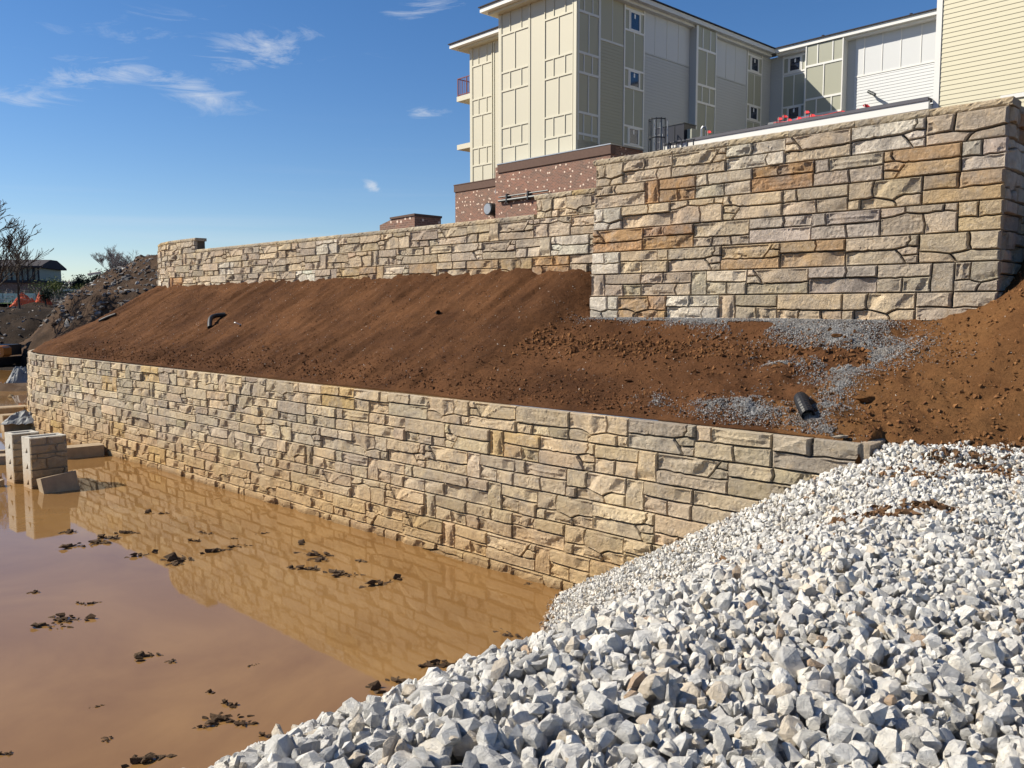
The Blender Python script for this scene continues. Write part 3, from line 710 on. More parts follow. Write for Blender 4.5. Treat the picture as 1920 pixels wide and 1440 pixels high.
# shaded side of the wing
FB.box('corner_board', M['creamtrim'], .0, .06, 0, .05, 12.25, 20.3)
module(FB, .10, 1.60, M['taupe'], M['greyp'], z0=12.9, tw=.06, side=True)
FB.box('trim', M['greyp'], 1.62, 1.72, 0, .055, 12.3, 20.25)
FB.box('panel', M['taupe'], 1.74, 2.62, 0, .012, 18.12, 20.2); FB.box('panel', M['taupe'], 2.66, 3.5, 0, .012, 18.12, 20.2); FB.box('batten', M['greyp'], 2.62, 2.66, 0, .03, 18.12, 20.2)
FB.box('trim', M['greyp'], 1.72, 3.52, 0, .045, 18.02, 18.12); siding(FB, 1.73, 3.52, 12.3, 18.02, M['taupe'], .16)
def winbay(F, a0, a1, w0, w1, tr, dk, levels, right=1):
    lo, hi = min(a0, a1), max(a0, a1); wl, wh = min(w0, w1), max(w0, w1)
    for (zb, zt) in levels:
        window(F, wl, wh, zb, zt, tr)
        F.box('panel', dk, lo + .08, wl - .08, 0, .012, zb, zt); F.box('panel', dk, wh + .08, hi - .08, 0, .012, zb, zt)
        for e in (wl - .08, wh): F.box('trim', tr, e + (0 if e < wl else .001), e + .08, 0, .04, zb, zt)
        F.box('trim', tr, lo + .08, hi - .08, 0, .046, zb - .10, zb - .002); F.box('trim', tr, lo + .08, hi - .08, 0, .046, zt + .002, zt + .10)
    for (zb, zt) in ((17.07, 18.92), (14.16, 16.02)):
        if zb < levels[-1][0] - 3: continue
        mid = (lo + hi) / 2
        F.box('panel', dk, lo + .08, mid - .025, 0, .012, zb + .0, zt); F.box('panel', dk, mid + .025, hi - .08, 0, .012, zb, zt); F.box('batten', tr, mid - .025, mid + .025, 0, .03, zb, zt)
    for e in (lo, hi - .08): F.box('trim', tr, e, e + .08, 0, .05, 12.3, 20.25)
winbay(FB, 3.56, 5.24, 4.02, 4.83, M['white'], M['dgrey'], ((19.02, 19.96), (16.14, 16.97), (13.2, 14.06)))
for q in ((5.28, 6.13), (6.17, 7.18), (7.22, 8.22), (8.26, 9.26)): FB.box('panel', M['bluegrey'], q[0], q[1], 0, .012, 18.16, 20.2)
for e in (6.15, 7.2, 8.24): FB.box('batten', M['greyp'], e - .02, e + .02, 0, .03, 18.16, 20.2)
FB.box('trim', M['grey'], 5.25, 9.3, 0, .03, 18.08, 18.16); siding(FB, 5.25, 9.3, 12.3, 18.08, M['grey'], .16)
bx('bay_wall', M['grey'], -.44, -.001, 9.32, 11.28, 10, 20.25); FP = Face('B', -.44)
module(FP, 9.42, 11.2, M['dgrey'], M['white'], z0=12.3, tw=.06); FP.box('corner_board', M['white'], 9.30, 9.42, 0, .05, 12.3, 20.3)
for q in ((11.32, 11.9), (11.94, 12.9), (12.94, 13.9), (13.94, 15.1)): FB.box('panel', M['bluegrey'], q[0], q[1], 0, .012, 18.16, 20.2)
for e in (11.92, 12.92, 13.92): FB.box('batten', M['greyp'], e - .02, e + .02, 0, .03, 18.16, 20.2)
FB.box('trim', M['grey'], 11.3, 15.15, 0, .03, 18.08, 18.16); siding(FB, 11.3, 15.15, 12.3, 18.08, M['grey'], .16)
winbay(FB, 15.2, 16.9, 15.62, 16.45, M['white'], M['dgrey'], ((19.1, 19.95), (16.2, 17.0)))
siding(FB, 16.95, 17.9, 12.3, 20.2, M['grey'], .16)
# courtyard back
FC = Face('A', 17.93); bx('wall', M['wpanel'], -16, 0, 17.93, 24, 10, 20.25)
siding(FC, -.02, -.82, 12.3, 20.2, M['grey'], .16)
winbay(FC, -.86, -2.42, -1.3, -2.08, M['white'], M['dgrey'], ((19.15, 20.0), (16.2, 17.0)))
bx('bay_wall', M['wpanel'], -5.02, -2.66, 17.40, 17.92, 10, 20.25); FQ = Face('A', 17.40)
module(FQ, -5.0, -2.7, M['dgrey'], M['white'], z0=12.3, tw=.06)
for q in ((-5.55, -6.0), (-6.04, -7.05), (-7.09, -8.1), (-8.14, -9.2), (-9.24, -15.9)): FC.box('panel', M['wpanel'], q[0], q[1], 0, .012, 18.1, 20.2)
for e in (-6.02, -7.07, -8.12, -9.22): FC.box('batten', M['white'], e - .02, e + .02, 0, .04, 18.1, 20.2)
FC.box('panel', M['grey'], -5.03, -5.5, 0, .012, 12.3, 20.2); FC.box('trim', M['white'], -5.5, -15.9, 0, .04, 18.0, 18.1); siding(FC, -5.5, -15.9, 12.3, 18.0, M['wpanel'], .17)  # grey panel strip paints the projecting bay's cast shadow on the white wall
lamp = empty('wall_lamp', (0, 0, 0), 'small dark cylindrical wall lamp on white courtyard siding', 'lamp'); del lamp['category']; del lamp['label']; lamp.parent = bld; lamp.name = 'wall_lamp'
MB().tube([(6.55, 17.86, 16.98), (6.55, 17.6, 16.95)], .06, 8).build('bracket', M['dmetal'], lamp); MB().tube([(6.5, 17.55, 17.0), (6.95, 17.45, 16.72)], .09, 10).build('lamp_shade', M['dmetal'], lamp)
# right wing with lapped yellow boards
FD = Face('A', 2.3); bx('wall', M['yellow'], -30, -16.1, 2.3, 17.9, 8, 23); siding(FD, -16.3, -24, 9.2, 19.8, M['yellow'], .172, planks=True)
FD.box('corner_board', M['white'], -16.08, -16.28, 0, .05, 8, 23)
FD.box('window_head', M['white'], -18.4, -20.4, .0, .07, 11.95, 12.1); pass
# eaves and roofs
def eave(s0, s1, o0, o1, z, name='eave', mat=None): bx(name, mat or M['white'], s0, s1, o0, o1, z, z + .22)
def roofprism(pts, z, rise, d, nm='roof'):
    pass
bx('eave', M['white'], -.62, 6.35, -.75, .6, 20.32, 20.56); bx('soffit', M['creamtrim'], -.3, 6.0, -.45, .6, 20.18, 20.319)
bx('eave', M['white'], 5.66, 12.35, 2.0, 3.3, 20.3, 20.52); bx('soffit', M['creamtrim'], 5.66, 11.9, 2.3, 3.3, 20.18, 20.299); bx('eave', M['white'], 11.3, 12.34, 3.301, 9, 20.3, 20.52)
bx('eave', M['greyp'], -.62, .3, .601, 17.3, 20.33, 20.56); bx('soffit', M['greyp'], -.32, .3, .601, 17.5, 20.2, 20.329)
bx('eave', M['white'], -16, -.621, 17.3, 18.2, 20.33, 20.56); bx('soffit', M['white'], -16, -.621, 17.55, 18.2, 20.2, 20.329)
def slab(pts, name='roof'):
    """sloping roof plane from 4 (s, o, z) corners"""
    MB().poly([(-p[0], p[1], p[2]) for p in pts], (0, 0, .06)).build(name, M['roof'], bld)
slab([(-.7, -.82, 20.562), (6.42, -.82, 20.562), (6.42, 4, 21.4), (-.7, 4, 21.4)]); slab([(6.43, 1.93, 20.53), (12.42, 1.93, 20.53), (12.42, 6, 21.4), (6.43, 6, 21.4)])
slab([(-.7, -.8, 20.565), (4, -.8, 21.6), (4, 22, 21.6), (-.7, 17.3, 20.565)]); slab([(-.7, 17.22, 20.565), (-16, 17.22, 20.565), (-16, 22, 21.6), (4, 22, 21.6)])
for s in (-3.2, -8.4, -10.9): MB().tube([(-s, 18.4, 20.75), (-s, 18.4, 21.05)], .09, 8).build('roof_vent', M['roof'], bld)
bx('upper_fascia', M['white'], 7.0, 9.6, 3.6, 3.9, 20.9, 21.15); bx('roof_post', M['white'], 9.0, 9.08, 3.4, 3.5, 20.6, 21.4)
# balconies at the far left edge
for i, z in enumerate((17.42, 14.48)):
    bal = bx('balcony', M['creamtrim'], 11.21, 12.9, 3.0, 6.0, z, z + .30)
    if i == 0:
        for o_, a in ((3.05, 11.25), (3.05, 12.0), (3.05, 12.84), (4.5, 12.84), (5.95, 12.84)): bx('rail_post', M['maroon'], a, a + .06, o_, o_ + .06, z + .3, z + 1.4, bal)
        for zz in (.36, 1.36): bx('rail', M['maroon'], 11.25, 12.9, 3.055, 3.105, z + zz, z + zz + .05, bal); bx('rail', M['maroon'], 12.845, 12.895, 3.11, 6, z + zz, z + zz + .05, bal)
        for k in range(9): a = 11.38 + k * .165; bx('baluster', M['maroon'], a, a + .02, 3.07, 3.09, z + .41, z + 1.36, bal)
        for k in range(14): a = 3.25 + k * .19; bx('baluster', M['maroon'], 12.86, 12.88, a, a + .02, z + .41, z + 1.36, bal)
# brick base
base = bx('brick_base', M['brick'], -2.75, 5.02, -.6, -.01, 6.3, 12.2); bx('brick_base', M['brick'], -2.75, -.9, -.009, 1.8, 6.3, 12.2)
bx('brick_base', M['brick'], 5.03, 12.0, 2.1, 2.69, 6.3, 12.1); bx('brick_base', M['brick'], 5.03, 5.3, -.59, 2.09, 6.3, 12.1)
bx('brick_cap', M['brickband'], -2.80, 5.07, -.66, -.3, 11.78, 12.2); bx('coping', M['gmetal'], -2.82, 5.09, -.68, 0, 12.201, 12.25); bx('coping', M['gmetal'], -2.82, -.9, .001, 1.8, 12.201, 12.25)
bx('brick_cap', M['brickband'], 5.08, 12.05, 2.04, 2.4, 11.7, 12.1); bx('coping', M['brickband'], 5.08, 12.07, 2.02, 2.69, 12.101, 12.15)
# vents, round lamps and pipes on the brick
MB().tube([(-7.83, 2.09, 11.35), (-7.83, 1.96, 11.35)], .36, 24).build('round_vent', M['gmetal'], bld)
rv = MB().tube([(-8.35, 2.09, 10.35), (-8.35, 1.55, 10.35)], .36, 24).build('round_vent', M['dmetal'], bld); MB().tube([(-8.35, 1.549, 10.35), (-8.35, 1.50, 10.35)], .30, 24).build('vent_cover', M['gmetal'], rv)
for k in range(3): MB().tube([(-7.85 + .2 * k, 1.9, 9.2), (-7.85 + .2 * k, 1.9, 10.75 + .08 * k), (-6.2, 1.7, 10.95 + .08 * k)], .055, 8).build('pipe', M['dmetal'], bld)
for k in range(2): MB().tube([(-4.9, -.72, 10.28 + .2 * k), (-1.2, -.72, 10.28 + .2 * k)], .07 - .03 * k, 8).build('pipe', M['dmetal'], bld)
for s in (4.2, 2.6): bx('pipe_clamp', M['dmetal'], s, s + .08, -.8, -.6, 10.15, 10.6)

# parking podium in front of the courtyard
pod = empty('parking_podium', (BO[0], BO[1], 0), 'low flat roofed podium with a bright white fascia just above the tall stone wall', 'podium', rz=RZ)
def px_(name, mat, *a, parent=None): return bx(name, mat, *a, parent=parent, top=pod)
px_('body', M['greyp'], -16.07, -3.9, 2.05, 17.2, 8, 12.18); px_('fascia', M['white'], -16.06, -3.9, 1.9, 2.04, 12.0, 12.30); px_('coping', M['asph'], -16.05, -3.9, 1.86, 2.3, 12.301, 12.42)
px_('deck', M['asph'], -16.05, -3.91, 2.31, 17.15, 12.181, 12.25)
def bpos(s, o, z): p = BO + UA * s + NB * o; return (float(p[0]), float(p[1]), z)
for i, (s, o, h, dx) in enumerate(((-9.5, 2.6, .42, 0), (-9.7, 2.65, .5, .3), (-9.95, 2.6, .3, 0), (-9.25, 2.6, .2, 0), (-10.4, 2.6, .3, 0), (-10.75, 2.6, .5, 0), (-5.9, 2.6, .4, 0), (-11.0, 2.6, .32, .1), (-12.3, 2.65, .25, 0), (-13.3, 2.6, .34, .6), (-13.0, 2.6, .2, 0))):
    f = empty('marker_flag', bpos(s, o, 12.42), 'small red marker flag on a stake along the podium roof edge', 'flag', 'red flags on the podium roof', rz=RZ + dx)
    MB().tube([(0, 0, -.2), (0, 0, h)], .012, 6).build('stake', M['concrete'], f)
    v = [(0, 0, h), (.12, .03, h - .03), (.21, -.02, h - .12), (.10, .02, h - .15), (0, 0, h - .13), (-.07, .04, h - .06)]
    o_ = obj('flag', mesh('flag', v + [(a, b + .012, c) for a, b, c in v], [(0, 1, 2, 3, 4, 5), (11, 10, 9, 8, 7, 6)] + [(i_, (i_ + 1) % 6, 6 + (i_ + 1) % 6, 6 + i_) for i_ in range(6)], M['red']), f)
rb = MB().tube([(0, 0, .22), (.8, 0, .14), (1.5, 0, .2), (2.3, 0, .16), (3.1, 0, .2)], .012, 5).build('warning_tape', M['red'], loc=bpos(-9.3, 2.55, 12.42), rot=(0, 0, RZ)); props(rb, 'thin red warning tape strung between the flags on the podium roof', 'tape')
# roof hatch ladder cage, cabinets, tarp
lc = empty('ladder_cage', bpos(-3.55, 1.35, 11.3), 'dark metal ladder safety cage standing where the brick parapet meets the podium', 'ladder', rz=RZ)
for k in range(7):
    a = math.pi * k / 6; MB().tube([(.42 - .42 * math.cos(a), -.45 * math.sin(a), .2), (.42 - .42 * math.cos(a), -.45 * math.sin(a), 2.15)], .025, 6).build('cage_bar', M['dmetal'], lc)
for z in (.5, 1.25, 2.1): MB().tube([(.42 - .42 * math.cos(math.pi * k / 8), -.45 * math.sin(math.pi * k / 8), z) for k in range(9)], .03, 6).build('hoop', M['dmetal'], lc)
for x in (.2, .62): MB().tube([(x, .05, -.3), (x, .05, 2.15), (x, .5, 2.15), (x, .5, .8)], .028, 6).build('stringer', M['gmetal'], lc)
for k in range(6): MB().tube([(.2, .05, .1 + k * .33), (.62, .05, .1 + k * .33)], .015, 6).build('rung', M['gmetal'], lc)
for k in range(5): MB().tube([(.95 + .32 * k, .3, .0), (.95 + .32 * k, .3, 1.0)], .03, 6).build('guard_post', M['dmetal'], lc)
MB().tube([(.6, .3, 1.0), (2.3, .3, 1.0)], .03, 6).build('guard_rail', M['dmetal'], lc)
ac = empty('air_handler', bpos(-3.1, 2.4, 12.25), 'dark navy rooftop air handler cabinet beside the ladder cage', 'cabinet', rz=RZ)
MB().box(0, 1.6, 0, .95, 0, 1.05).build('cabinet', M['navy'], ac); MB().box(-.03, 1.63, -.03, .98, 1.051, 1.09).build('lid', M['dmetal'], ac)
for x in (.5, 1.05): MB().box(x, x + .02, -.02, -.001, .08, 1.0).build('door_seam', M['dmetal'], ac)
MB().box(.2, .38, -.015, -.001, .6, .74).build('label_plate', M['gmetal'], ac)
MB().box(1.64, 1.9, .2, .8, 0, .8).build('side_duct', M['dgrey'], ac)
pp = MB().tube([(0, 0, 0), (0, 0, .75), (.06, 0, .85), (.18, 0, .85), (.22, 0, .72)], .06, 8).build('vent_pipe', M['gmetal'], loc=bpos(-5.35, 2.9, 12.25)); props(pp, 'short grey gooseneck vent pipe right of the dark cabinet', 'vent pipe')
tp = empty('tarp_stack', bpos(-8.6, 3.2, 12.25), 'stack of materials under a blue grey tarp behind the red flags', 'tarp', rz=RZ)
MB().poly([(0, 0, 0), (2.0, 0, 0), (2.0, 0, .62), (.7, 0, .5), (.3, 0, .4)], (0, 1.5, 0)).build('cover', M['tarp'], tp); MB().box(.1, .5, -.1, -.01, .2, .55).build('fold', M['plastic'], tp)

# small brick enclosure above the long wall
P = W(22.95, 19.0, 6.3); bp = empty('brick_pier', P, 'low dark brick pier peeking over the long stone wall', 'pier', rz=math.atan2(-U[1], -U[0]))
MB().poly([(-1.95, 0, 0), (0, 0, 0), (0, 0, 1.44), (-1.3, 0, 1.40), (-1.95, 0, 1.25)], (0, 1.2, 0)).build('brickwork', M['brick'], bp)
MB().poly([(-1.33, -.03, 1.41), (.03, -.03, 1.445), (.03, -.03, 1.52), (-1.33, -.03, 1.48)], (0, 1.26, 0)).build('coping', M['brickband'], bp)

# ------------------------------------------------------------------ white riprap
def hull_rock(seed, npts=16, bev=0., el=(1, .8, .62)):
    rg = np.random.default_rng(seed); P = rg.normal(size=(npts, 3)); P /= np.linalg.norm(P, axis=1)[:, None]
    P *= rg.uniform(.87, 1.04, (npts, 1)); P *= np.array(el) * rg.uniform(.85, 1.15, 3)
    bm = bmesh.new()
    for p in P: bm.verts.new(p)
    bmesh.ops.convex_hull(bm, input=bm.verts)
    bmesh.ops.delete(bm, geom=[v for v in bm.verts if not v.link_faces], context='VERTS')
    bmesh.ops.dissolve_limit(bm, angle_limit=.22, verts=bm.verts, edges=bm.edges)
    if bev:
        bmesh.ops.bevel(bm, geom=list(bm.edges), offset=bev, segments=1, affect='EDGES', profile=.6)
    bmesh.ops.triangulate(bm, faces=bm.faces)
    if bev:
        bmesh.ops.subdivide_edges(bm, edges=[e for e in bm.edges if e.calc_length() > .2], cuts=2, use_grid_fill=True)
        bmesh.ops.triangulate(bm, faces=bm.faces)
    bm.verts.index_update(); V = np.array([v.co[:] for v in bm.verts]); F = np.array([[v.index for v in f.verts] for f in bm.faces]); bm.free()
    nrm = V / np.linalg.norm(V, axis=1)[:, None]
    V = V + nrm * (fbm(V * 2.2 + seed, 3, seed % 40) * (.055 if bev else .03) + (.02 * fbm(V * 9, 2, seed % 13) if bev else 0))[:, None]
    return V * .5, F
NEAR = [hull_rock(100 + k, 17 + k % 8, .055, ((1, .8, .62), (1, .62, .5), (1, .9, .8), (1.1, .75, .42))[k % 4]) for k in range(22)]
FAR = [hull_rock(300 + k, 15 + k % 8, 0, ((1, .8, .62), (1, .62, .5), (1, .9, .8), (1.1, .75, .42))[k % 4]) for k in range(26)]
RT = [((.79, .77, .72), 8), ((.68, .67, .64), 5), ((.50, .495, .48), 3), ((.80, .76, .68), 3), ((.66, .58, .47), 1.0), ((.50, .37, .26), .25)]
rw = np.array([q[1] for q in RT]); rw = rw / rw.sum(); RC = np.array([q[0] for q in RT])
cell = .03; gs0, gn0 = -4.5, -3.0; GS = int((9.6 - gs0) / cell); GN = int((13.6 - gn0) / cell)
gi, gj = np.meshgrid(np.arange(GS), np.arange(GN), indexing='ij')
ss = gs0 + gi * cell; nn2 = gn0 + gj * cell
def rz_all(s, n):
    z = rock_z(s, n); return z + np.where(n > 10.5, .10 + 0 * s, 0.)
Hm = rz_all(ss, nn2) - .17; H0 = Hm.copy()
def rock_ok(s, n):
    x = s * U[0] + n * N[0]; y = s * U[1] + n * N[1]
    ok = (y > 1.3) & (np.abs(x) < y * .80 + .9)
    ok &= ~((n > 10.25) & (s > 4.0)) & (s < toe(n) + .10) & (n < 11.35 + np.clip(3.6 - s, 0, 9) * .75)
    return ok
rocks = []
def drop(n_try, smin, smax, near_scale, cap):
    S = RNG.uniform(gs0 + .3, 9.3, n_try * 6); Nn = RNG.uniform(gn0 + .3, 13.2, n_try * 6)
    ok = rock_ok(S, Nn); S = S[ok]; Nn = Nn[ok]
    k = 0
    K = 5
    while k + K <= len(S):
        c = range(k, k + K); k += K
        ii = ((S[k - K:k] - gs0) / cell).astype(int); jj = ((Nn[k - K:k] - gn0) / cell).astype(int)
        # candidates near the camera are wanted less often per square metre (rocks read larger there)
        dh = Hm[ii, jj] - H0[ii, jj]; b = int(np.argmin(dh)); s, n = S[k - K + b], Nn[k - K + b]
        if dh[b] > cap: continue
        x = s * U[0] + n * N[0]; y = s * U[1] + n * N[1]; dist = math.hypot(x, y)
        sz = RNG.uniform(smin, smax) * (1 + near_scale * max(0., 1 - dist / 8.0)) * (1.0 - .26 * min(1., max(0., (s - 4.6) / 2.6)))
        r = max(1, int(sz * .42 / cell)); i0, i1, j0, j1 = max(ii[b] - r, 0), ii[b] + r + 1, max(jj[b] - r, 0), jj[b] + r + 1
        sub = Hm[i0:i1, j0:j1]
        if sub.size == 0: continue
        zz = float(sub.mean()) * .65 + float(sub.max()) * .35
        zc_ = zz + sz * .20
        di = np.arange(i0, min(i1, GS))[:, None] - ii[b]; dj = np.arange(j0, min(j1, GN))[None] - jj[b]
        dome = zc_ + sz * .34 * np.sqrt(np.clip(1 - (di ** 2 + dj ** 2) / (r + .5) ** 2, 0, 1)); msk = (di ** 2 + dj ** 2) <= r * r
        sub[...] = np.where(msk, np.maximum(sub, dome), sub)
        rocks.append((x, y, zc_, sz, s, n))
drop(1500, .13, .20, .45, .03)
drop(5200, .09, .15, .8, .06)
drop(70000, .05, .10, .7, .07)
drop(30000, .03, .05, .6, .085)
D = np.array([(math.hypot(q[0], q[1]), q[3]) for q in rocks]); rank = np.argsort(-(D[:, 1] / D[:, 0]) * (np.array([abs(q[0]) < q[1] * .63 and q[1] > 2.2 for q in rocks]) * 1. + .2))
near_ids = set(rank[:300].tolist())
NM = [fastmesh('rock', V, F, M['rock']) for V, F in NEAR]
Vs, Fs, Cs, b = [], [], [], 0
eul = RNG.uniform(0, 2 * math.pi, (len(rocks), 3))
from mathutils import Euler
for i, (x, y, z, sz, s, n) in enumerate(rocks):
    q = RNG.random()
    w2 = rw.copy()
    if 3.4 < s < 6.2 and 3.6 < n < 7.5 and vnoise([[s * .9, n * .9]], 4)[0] > -.05: w2 = rw * np.array([.6, .7, .7, 2.2, 3.5, 1.5]); w2 /= w2.sum()
    c = RC[RNG.choice(len(RC), p=w2)] * RNG.uniform(.90, 1.05)
    if s > toe(n) - .12: c = c * np.array((.55, .42, .32))
    e = Euler(tuple(eul[i])); sc_ = sz * 1.12 * RNG.uniform(.9, 1.1)
    if i in near_ids:
        o = obj('limestone_rock', NM[i % len(NM)], None, (x, y, z), e, (sc_,) * 3); o.color = (*np.clip(c, 0, .85), 1)
        props(o, 'angular white limestone rock in the riprap slope in the foreground', 'rock', 'white riprap rocks nearest the camera')
    else:
        V, F = FAR[i % 26]; Rm = np.array(e.to_matrix()); v = (V * sc_) @ Rm.T + (x, y, z)
        Vs.append(v); Fs.append(F + b); b += len(v); Cs.append(np.tile(np.clip(c, 0, .85), (len(v), 1)))
RN = sum(len(f) for f in Fs)
rp = obj('riprap', fastmesh('riprap', np.concatenate(Vs), np.concatenate(Fs), M['rock_a'], tint=np.concatenate(Cs))); props(rp, 'slope of crushed white limestone riprap', None, None, 'stuff')
print('rocks', len(rocks), 'tris', sum(len(f) for f in Fs))

# ------------------------------------------------------------------ scattered small stuff (joined)
def scatter(name, pts, sizes, cols, lib, mat, label, squash=1., parent=None):
    Vs, Fs, Cs, b = [], [], [], 0
    for i, (p, sz, c) in enumerate(zip(pts, sizes, cols)):
        V, F = lib[i % len(lib)]; e = np.array(Euler(tuple(RNG.uniform(0, 6.28, 3))).to_matrix())
        v = (V * sz) @ e.T; v[:, 2] *= squash; Vs.append(v + p); Fs.append(F + b); b += len(V); Cs.append(np.tile(c, (len(V), 1)))
    o = obj(name, fastmesh(name, np.concatenate(Vs), np.concatenate(Fs), mat, tint=np.concatenate(Cs)), parent); props(o, label, None, None, 'stuff'); return o
PEB = [hull_rock(500 + k, 7) for k in range(10)]
def bank_pt(t, n): return f_dirt(np.asarray(t, float), np.asarray(n, float))
# soil clods on the bank
m, tt_, b_ = newmat('soil_clod'); tn = nd(tt_, 'ShaderNodeAttribute', attribute_name='tint').outputs['Color']; tt_.links.new(mix(tt_, noise(tt_, gpos(tt_), 30, 4), mix(tt_, 1, tn, (.7, .7, .7), 'MULTIPLY'), tn), b_.inputs['Base Color']); b_.inputs['Roughness'].default_value = 1; b_.inputs['Specular IOR Level'].default_value = .1; M['clod'] = m
def clods(num, tf_, nf_, s0, s1, col, lab, power=2.5):
    t = tf_(num); n = nf_(num); P = bank_pt(t, n); sz = s0 + (s1 - s0) * RNG.random(num) ** power
    P[:, 2] += sz * .12
    base_ = np.array(col) * RNG.uniform(.75, 1.25, (num, 1)) * np.ones((num, 3))
    return P, sz, base_
parts = [clods(5200, lambda k: RNG.uniform(3.5, 32, k), lambda k: 10.68 + np.abs(RNG.normal(0, .55, k)), .018, .085, (.150, .068, .032), ''),
         clods(3500, lambda k: RNG.uniform(-2, 12, k), lambda k: RNG.uniform(10.7, 15, k), .02, .10, (.18, .086, .037), ''),
         clods(1800, lambda k: RNG.uniform(5, 12, k), lambda k: RNG.normal(13.0, .3, k).clip(12.2, 13.7), .025, .13, (.18, .086, .037), ''),
         clods(9000, lambda k: RNG.uniform(8, 34, k), lambda k: RNG.uniform(10.7, 15.3, k), .012, .05, (.150, .068, .032), ''),
         clods(3000, lambda k: RNG.uniform(-2, 4.6, k), lambda k: RNG.uniform(11, 15, k), .02, .10, (.22, .108, .045), '')]
scatter('soil_clods', np.concatenate([q[0] for q in parts]), np.concatenate([q[1] for q in parts]), np.concatenate([q[2] for q in parts]), PEB, M['clod'], 'loose clods of red brown soil over the bank')
k = 2600; t = RNG.uniform(0, 33, k); n = RNG.uniform(10.7, 15.2, k); P = bank_pt(t, n); sz = .012 + .035 * RNG.random(k) ** 4; P[:, 2] += sz * .3
scatter('pale_pebbles', P, sz, np.array((.60, .54, .47)) * RNG.uniform(.7, 1.2, (k, 1)), PEB, M['gravel'], 'pale pebbles strewn over the soil bank')
# grey gravel spilled below the tall wall: (t, n, radius_t, radius_n, count)
GR_ = [(10.0, 13.85, 1.4, .2, 1800), (8.2, 13.8, 1.4, .25, 2400), (6.4, 13.6, 1.2, .5, 2600), (10.4, 14.05, 1.2, .13, 1800), (9.0, 14.05, 1.2, .15, 2200), (7.6, 14.0, 1.2, .2, 2600), (10.3, 14.0, 1.0, .22, 1500), (8.6, 13.85, 1.5, .30, 2600), (6.9, 13.75, 1.5, .42, 4200), (5.7, 13.45, 1.0, .75, 5600), (5.0, 13.2, .8, .7, 3600), (5.3, 12.6, .55, .55, 2400), (5.05, 12.0, .35, .6, 1300),
       (6.2, 12.6, .5, .28, 700), (5.0, 11.4, .4, .4, 700), (5.0, 10.95, .3, .28, 700), (5.9, 10.98, .8, .33, 2000), (6.5, 11.0, .5, .3, 700), (6.1, 11.35, .22, .4, 500), (4.7, 10.75, .35, .14, 400), (7.6, 11.1, .6, .35, 260)]
gt, gn = [], []
for (a, b0, ra, rb_, c_) in GR_:
    th = RNG.uniform(0, 6.28, c_); rr = np.abs(RNG.normal(0, .55, c_)); gt.append(a + ra * rr * np.cos(th)); gn.append(b0 + rb_ * rr * np.sin(th))
gt = np.concatenate([gt, gt][0] + [q[::2] + RNG.normal(0, .10, len(q[::2])) for q in gt]); gn_2 = [q[::2] + RNG.normal(0, .06, len(q[::2])) for q in gn]; gn = list(gn) + gn_2; gn = np.concatenate(gn); hole = fbm(np.c_[gt * 2.1, gn * 2.1], 4, 91); k_ = ((hole < .36) | (gn > 13.75)) & (gn < 14.24) & (gn > 10.66); gt, gn = gt[k_], gn[k_]
P = bank_pt(gt, gn); sz = RNG.uniform(.020, .040, len(gt)); P[:, 2] += sz * .25 + RNG.random(len(gt)) * .012
gc = np.array([(.32, .325, .33), (.24, .245, .25), (.42, .42, .42), (.36, .34, .32), (.54, .53, .52)])[RNG.integers(0, 5, len(gt))]
scatter('gravel', P, sz, gc, [hull_rock(560 + q, 6) for q in range(6)], M['gravel'], 'grey crushed gravel spilled down the soil below the tall wall')
# flat strip of gravel bedding right at the foot of the tall wall
# brown soil streaks lying over the riprap
pts, szs = [], []
for (s0_, n0_, s1_, n1_, c_, wd) in ((2.35, 8.15, 2.95, 7.85, 260, .07), (2.6, 7.6, 3.1, 7.3, 170, .08), (3.0, 6.6, 3.6, 6.2, 60, .06), (3.3, 10.6, 2.3, 10.2, 420, .16), (2.9, 9.7, 3.4, 9.4, 160, .12), (2.3, 11.6, 3.2, 11.5, 300, .2)):
    u = RNG.random(c_); s = s0_ + (s1_ - s0_) * u + RNG.normal(0, wd, c_); n = n0_ + (n1_ - n0_) * u + RNG.normal(0, wd, c_)
    ii = ((s - gs0) / cell).astype(int).clip(0, GS - 1); jj = ((n - gn0) / cell).astype(int).clip(0, GN - 1)
    pts.append(np.c_[s * U[0] + n * N[0], s * U[1] + n * N[1], Hm[ii, jj] - .01]); szs.append(.03 + .10 * RNG.random(c_) ** 2)
pts = np.concatenate(pts); szs = np.concatenate(szs)
scatter('soil_streaks', pts, szs, np.array((.15, .085, .045)) * RNG.uniform(.7, 1.4, (len(pts), 1)), PEB, M['clod'], 'streaks of brown soil clods on the white riprap', .8)

